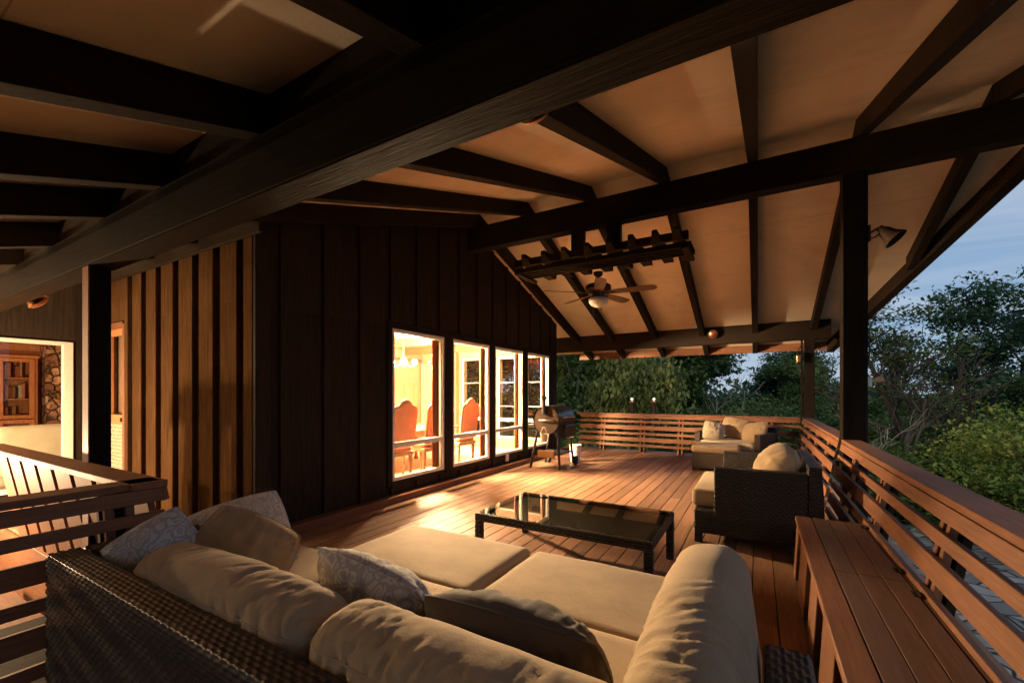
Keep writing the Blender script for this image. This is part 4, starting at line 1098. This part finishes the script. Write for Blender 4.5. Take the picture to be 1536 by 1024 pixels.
qx,qy,qz=-6.9,.35,.55
wl=thing('added_fill_lantern','added unseen lantern on the lower landing, brightening the upper left ceiling bays','lantern',(qx,qy,-.9),world=True)  # lamp added out of view to lift the upper left ceiling bays
MB().box(qx-.05,qx+.05,qy-.05,qy+.05,-.9,.48).build('post', M['dark_z'], wl, bevel=.006)
MB().box(qx-.09,qx+.09,qy-.09,qy+.09,.481,.51).build('base', M['fan'], wl, bevel=.006)
MB().lathe([(0,.53),(.02,.535),(.03,.57),(.025,.61),(0,.64)],(qx,qy,0),n=16).build('bulb', M['bulb'], wl, smooth=True)
plight('added_fill_light',(qx,qy,.62),LP5,WARM,.055)
# ---------------------------------------------------------------- trees and yard
def tree_skeleton(seed, Hh, spread, levels=4, lean=(0,0), trunk_r=.16, first=.35, split=(3,5), up=.25, bend=.25):
    r=random.Random(seed); tubes=[]; tips=[]
    def branch(p,d,length,rad,lev):
        pts=[p]; rads=[rad]; n=5
        q=Vector(p); dd=Vector(d)
        for i in range(n):
            dd=(dd+Vector((r.gauss(0,bend),r.gauss(0,bend),r.gauss(0,bend)*.5+up*.12))).normalized()
            q=q+dd*length/n; pts.append(q.copy()); rads.append(rad*(1-.6*(i+1)/n))
        tubes.append((pts,rads,lev))
        if lev>=levels-1:
            tips.extend(pts[2:]); return
        k=r.randint(*split)+ (1 if lev==0 else 0)
        for j in range(k):
            t=r.uniform(first if lev==0 else .25,1.0); i=min(n-1,int(t*n)); fr=t*n-i
            b=pts[i].lerp(pts[i+1],fr)
            az=r.uniform(0,2*PI); el=r.uniform(.15,.9)
            nd=Vector((math.cos(az)*math.cos(el),math.sin(az)*math.cos(el),math.sin(el)*.8+up*.3))
            nd=(nd*spread+dd*.6).normalized()
            branch(b,nd,length*r.uniform(.45,.68),rads[i]*.62,lev+1)
        if lev>0: tips.append(pts[-1])
    branch(Vector((0,0,0)),Vector((lean[0],lean[1],1)).normalized(),Hh*.62,trunk_r,0)
    return tubes,tips
def trunk_mesh(tubes,minr=.006):
    mb=MB()
    for pts,rads,lev in tubes:
        mb.tube(pts,[max(minr,x) for x in rads],[8,6,5,4,4][min(lev,4)])
    return mb
def leaves_mesh(name, tips, n, size, sig, mat, seed, droop=0, flat=.5, aspect=2.0):
    rg=np.random.default_rng(seed)
    T=np.array([[t.x,t.y,t.z] for t in tips])
    idx=rg.integers(0,len(T),n)
    # each tip gets its own density so the crown has clumps and gaps
    wgt=rg.random(len(T))**1.6; wgt/=wgt.sum(); idx=rg.choice(len(T),n,p=wgt)
    P=T[idx]+rg.normal(0,1,(n,3))*np.array([sig,sig,sig*.55])
    if droop: P[:,2]-=np.abs(rg.normal(0,droop,n))
    nr=rg.normal(0,1,(n,3)); nr[:,2]=np.abs(nr[:,2])+flat; nr/=np.linalg.norm(nr,axis=1)[:,None]
    a=np.cross(nr,rg.normal(0,1,(n,3))); a/=np.linalg.norm(a,axis=1)[:,None]
    if droop: a=a*.4+np.array([0,0,-1.0]); a/=np.linalg.norm(a,axis=1)[:,None]; 
    b=np.cross(nr,a)
    b/=np.linalg.norm(b,axis=1)[:,None]
    s=size*(.45+1.25*rg.random(n)**1.6)[:,None]
    a=a*s; b=b*s/aspect
    fold=nr*s*.18
    V=np.empty((n,4,3)); V[:,0]=P-a; V[:,1]=P-b*1.0-a*.1+fold; V[:,2]=P+a; V[:,3]=P+b*1.0-a*.1+fold
    V=V.reshape(-1,3).astype(np.float32)
    me=bpy.data.meshes.new(name)
    me.vertices.add(4*n); me.vertices.foreach_set('co',V.ravel())
    me.loops.add(4*n); me.loops.foreach_set('vertex_index',np.arange(4*n,dtype=np.int32))
    me.polygons.add(n); me.polygons.foreach_set('loop_start',np.arange(0,4*n,4,dtype=np.int32))
    me.update(calc_edges=True); me.materials.append(mat)
    return me
def tree_kind(seed,Hh,spread,nleaf,size,sig,mat,name='tree',bark='bark',levels=4,droop=0,minr=.006,**kw):
    tubes,tips=tree_skeleton(seed,Hh,spread,levels,**kw)
    root=thing(name,'','tree',(0,0,GZ))
    trunk_mesh(tubes,minr).build('trunk',M[bark],root,smooth=True)
    if nleaf:
        me=leaves_mesh('crown',tips,nleaf,size,sig,mat,seed,droop)
        o=bpy.data.objects.new('crown',me); COL.objects.link(o); o.parent=root
    return root
def bush_kind(seed,R_,Hh,nleaf,size,mat,name='bush',nst=16):
    r=random.Random(seed); root=thing(name,'','bush',(0,0,GZ)); mb=MB(); tips=[]
    for i in range(nst):
        az=r.uniform(0,2*PI); rad=R_*math.sqrt(r.random())
        top=Vector((math.cos(az)*rad,math.sin(az)*rad,Hh*(1-.45*(rad/R_)**2)*r.uniform(.75,1.05)))
        base=Vector((top.x*.25,top.y*.25,0)); mid=base.lerp(top,.5)+Vector((r.gauss(0,.1),r.gauss(0,.1),.1))*R_
        mb.tube([base,mid,top],[.03,.018,.006],5); 
        for k in range(9):
            tips.append(base.lerp(top,.25+.75*k/8)+Vector((r.gauss(0,.16),r.gauss(0,.16),r.gauss(0,.06)))*R_)
    mb.build('stems',M['bark'],root,smooth=True)
    me=leaves_mesh('foliage',tips,nleaf,size,R_*.16,mat,seed)
    o=bpy.data.objects.new('foliage',me); COL.objects.link(o); o.parent=root
    return root
def place(root, inst, group):
    """inst: (x,y,scale,rotz,label)"""
    for i,(x,y,s,rz,lb) in enumerate(inst):
        o=root if i==0 else copy_tree(root)
        o.location=(x,y,GZ-.03); o.scale=(s,s,s*1.0); o.rotation_euler=(0,0,rz); o['label']=lb; o['group']=group
def at(u,dist):
    """ground point seen in photo column u at a given depth"""
    a=math.atan2(369,638); s=(u-768)/638
    return (dist*(-math.sin(a)+math.cos(a)*s), dist*(math.cos(a)+math.sin(a)*s))
gT='trees beyond the far railing'
lb_bg='dark leafy tree in the green wall of trees beyond the far railing'
k1=tree_kind(21,8.5,1.0,26000,.085,.34,G1,'leafy_tree')
place(k1,[(*at(850,19),1.05,.3,lb_bg),(*at(925,23),1.0,2.1,lb_bg),(*at(1010,26),.95,4.0,lb_bg),(*at(700,22),1.1,1.0,lb_bg),(*at(1150,30),.82,5.0,lb_bg),(*at(1240,33),.85,.9,lb_bg),(*at(560,24),1.1,2.2,lb_bg)],gT)
k2=tree_kind(35,7.6,.85,24000,.10,.38,G4,'conifer',first=.1,split=(4,6),up=.0)
place(k2,[(*at(880,27),1.35,.0,'tall blue green conifer rising behind the grill end of the railing'),(*at(975,31),1.35,2.0,'tall blue green conifer behind the weeping tree, on its left'),(*at(1105,34),1.15,3.3,'blue green conifer between the weeping tree and the corner post')],gT)
k3=tree_kind(44,7.6,.8,30000,.08,.24,G5,'weeping_tree',droop=.55,first=.2,bend=.4,split=(3,4))
place(k3,[(*at(1035,19.5),1.3,.6,'drooping olive green weeping tree beyond the middle of the far railing')],None)
# right-hand side
k4=tree_kind(52,9.3,1.05,4600,.07,.26,G2,'open_tree',trunk_r=.19,levels=5,lean=(-.15,.1),bend=.34,minr=.011)
place(k4,[(*at(1395,15.5),.98,1.0,'dark twisting open crowned tree right of the nearer tall post')],None)
k4b=tree_kind(61,8.8,1.0,13000,.085,.30,G4,'leafy_tree',minr=.010)
place(k4b,[(*at(1510,19),1.08,.4,'tall leafy tree against the sky at the right edge of the view'),(*at(1580,15),1.0,2.4,'leafy tree just cut by the right edge of the view'),(*at(1465,27),.92,4.1,'smaller leafy tree behind the twisting open crowned one'),(*at(1335,30),.80,3.0,'leafy tree rising directly behind the nearer tall post'),(*at(1700,20),1.0,1.0,'leafy tree outside the view to the right')],'trees right of the deck')
k6=tree_kind(77,7.6,1.0,700,.06,.2,G1,'bare_tree',levels=5,trunk_r=.13,bend=.36,lean=(.2,.1),minr=.010)
place(k6,[(*at(1385,13.2),1.0,1.9,'dark nearly leafless tree in front of the open crowned tree, right of the tall post')],None)
k5=tree_kind(72,5.2,1.2,0,.05,.2,G1,'bare_tree',bark='barkpale',levels=4,trunk_r=.07,first=.3)
place(k5,[(*at(1265,14),.85,.5,'pale leafless small tree between the two tall posts'),(*at(1090,21),1.05,2.5,'pale leafless small tree left of the corner post')],'leafless trees')
b1=bush_kind(81,2.0,3.1,26000,.048,G3,'maple_bush')
place(b1,[(*at(1540,11.8),1.22,.4,'big yellow green maple bush close outside the right railing'),(*at(1470,13.8),.78,2.2,'smaller yellow green bush behind the big maple bush')],'yellow green bushes by the deck')
b2=bush_kind(93,2.1,2.6,15000,.075,G2,'shrub')
lbs='round mid green shrub in the undergrowth beyond the railings'
r5=random.Random(4)
ins=[]
for u,dd,s in ((790,14.5,.9),(842,15,1.0),(865,20,1.25),(905,19.5,1.15),(960,21,1.25),(1020,22,1.2),(1075,20,1.15),(1120,21,1.25),(1180,20,1.15),(1235,21,1.15),(1290,19,1.1),(1340,19,1.15),(1370,13.8,.9),(1440,18,1.2),(1520,16,1.15),(1600,13,1.1),(1150,28,1.4),(950,28,1.45),(1050,28,1.45),(1240,28,1.4),(1330,28,1.5),(1420,26,1.5),(850,26,1.5)):
    ins.append((*at(u,dd),s,r5.uniform(0,6.2),lbs))
place(b2,ins,'green shrubs in the undergrowth')
b3=bush_kind(97,1.0,1.1,6000,.05,G2,'low_shrub',12)
lbs2='low leafy shrub growing on the ground along the stone path'
ins=[]
for x,y,s in ((6.6,9.6,1.1),(6.9,12.0,1.3),(6.4,14.4,1.2),(5.2,16.6,1.2),(3.6,17.2,1.2),(2.2,16.6,1.0),(6.4,5.3,1.2),(6.0,7.6,1.1)):
    ins.append((x,y,s,r5.uniform(0,6.2),lbs2))
place(b3,ins,'low shrubs by the stone path')
# distant wood that closes the horizon
rg=np.random.default_rng(9); pts=[]
for i in range(420):
    a=rg.uniform(-1.25,1.25); d=rg.uniform(42,60); hh=(2.0+2.6*abs(fbm(a*5,1,2)))*1.9
    for k in range(3): pts.append(Vector((d*math.sin(a),d*math.cos(a),GZ+hh*rg.random())))
me=leaves_mesh('distant_wood',pts,42000,.34,1.2,G4,4); o=bpy.data.objects.new('distant_wood',me); COL.objects.link(o); tag(o,kind='stuff')
# grass on the yard, close enough to be seen past the railings
n=26000; rg=np.random.default_rng(12)
gp=[]
P=[Vector((x,y,GZ+.03)) for x,y in zip(rg.uniform(-9,12,2500),rg.uniform(2,24,2500)) if not (abs(x-3.7)<2.1 and y<16.3) and not (abs(x+3)<7.2 and abs(y-17.5)<2.9) and not (x<1.2 and y<11.2)]
me=leaves_mesh('grass',P,n,.055,.22,G2,6,flat=0); 
co_=np.empty(len(me.vertices)*3,np.float32); me.vertices.foreach_get('co',co_); co_=co_.reshape(-1,3); co_[:,2]=np.maximum(co_[:,2],GZ-.01); co_[:,2]=np.minimum(co_[:,2],GZ+.16); me.vertices.foreach_set('co',co_.ravel())
o=bpy.data.objects.new('grass',me); COL.objects.link(o); tag(o,kind='stuff')
# stones edging the path
r6=random.Random(8)
for i in range(16):
    a=2*PI*i/16; x=3.9+2.25*math.cos(a)*r6.uniform(.95,1.1); y=12.2+4.7*math.sin(a)*r6.uniform(.97,1.05)
    if y<9 and x<3: continue
    mb=MB(); sx,sy,sz=r6.uniform(.18,.34),r6.uniform(.16,.3),r6.uniform(.12,.22)
    def f(u,v,sd=i):
        th=u*2*PI; ph=(v-.5)*PI; p=Vector((math.cos(th)*math.cos(ph),math.sin(th)*math.cos(ph),math.sin(ph)))
        k=1+.35*fbm(p.x*1.3+sd,p.y*1.3,p.z*1.3)
        return (p.x*sx*k,p.y*sy*k,p.z*sz*k)
    mb.grid(14,9,f); o=mb.build('boulder',M['gravelpath'],smooth=True); o.location=(x,y,GZ+sz*.4)
    tag(o,'grey boulder edging the flagstone path below the deck','boulder','boulders edging the flagstone path')
# lamp posts down in the yard
for i,(u,dd,lb) in enumerate(((948,15.0,'left one of two dark red lamp posts with small round globes beyond the far railing'),(981,15.5,'right one of two dark red lamp posts with small round globes beyond the far railing'))):
    x,y=at(u,dd); hh=H-.012*dd-.08-GZ
    t=thing('lamp_post',lb,'lamp post',(x,y,GZ),group='yard lamp posts')
    MB().box(-.06,.06,-.06,.06,0,hh-.06).build('pole',M['dark_z'],t,bevel=.01)
    MB().box(-.09,.09,-.09,.09,hh-.06,hh-.02).build('cap',M['red_z'],t,bevel=.01)
    MB().lathe([(0,-.02),(.03,0),(.055,.04),(.055,.08),(.035,.11),(0,.12)],(0,0,hh),n=16).build('globe',M['globe'],t,smooth=True)
# white patio chairs on the gravel
def pchair():
    t=thing('patio_chair','','chair')
    MB().box(-.27,.27,-.25,.25,.40,.43).build('seat',M['white'],t,bevel=.01)
    MB().box(-.26,.26,.25,.28,.45,.92).build('backrest',M['white'],t,bevel=.01)
    for x in (-.25,.21):
        for y in (-.23,.21): MB().box(x,x+.04,y,y+.04,0,.399).build('leg',M['white'],t)
        MB().box(x-.01,x+.05,-.24,.25,.62,.65).build('armrest',M['white'],t,bevel=.005)
        MB().box(x,x+.04,-.23,-.19,.431,.619).build('arm_support',M['white'],t)
    return t
p0=pchair()
for i,(u,dd,rz,lb) in enumerate(((965,14.6,.8,'white patio chair on the gravel, left of the patio table'),(1035,14.8,-1.2,'white patio chair on the gravel, right of the patio table'),(985,16.4,3.0,'white patio chair behind the patio table'))):
    c=p0 if i==0 else copy_tree(p0); x,y=at(u,dd); c.location=(x,y,GZ+.02); c.rotation_euler=(0,0,rz); c['label']=lb; c['group']='white patio chairs on the gravel'
x,y=at(1000,15.4); t=thing('patio_table','round white patio table on the gravel beyond the far railing','table',(x,y,GZ+.02))
MB().lathe([(0,.70),(.5,.70),(.52,.71),(.52,.73),(.5,.74),(0,.74)],n=32).build('tabletop',M['white'],t,smooth=True,auto=.5)
MB().lathe([(0,0),(.25,0),(.25,.03),(.04,.05),(.035,.70),(0,.70)],n=16).build('pedestal',M['white'],t,smooth=True,auto=.5)
# neighbour's house
x,y=at(1256,44); t=thing('neighbour_house','small dark roofed house far behind the trees between the posts','house',(x,y,GZ),.3)
MB().box(-4,4,-3,3,0,3.0).build('wall',M['siding_lit'],t)
MB().prism([(-4.5,2.99),(4.5,2.99),(0,5.2)],1,-3.4,3.4).build('roof',M['black'],t)
for x in (-2.5,.2,2.2): MB().box(x,x+.9,-3.04,-3.0,1.2,2.2).build('window',M['globe'],t)
# one dim, low, very soft sun for the last light of an overcast dusk
sl=bpy.data.lights.new('sun','SUN'); sl.energy=1.3; sl.angle=math.radians(25); sl.color=(1.0,.97,.86)
so=bpy.data.objects.new('sun',sl); COL.objects.link(so); so.rotation_euler=(math.radians(53),0,math.radians(20))
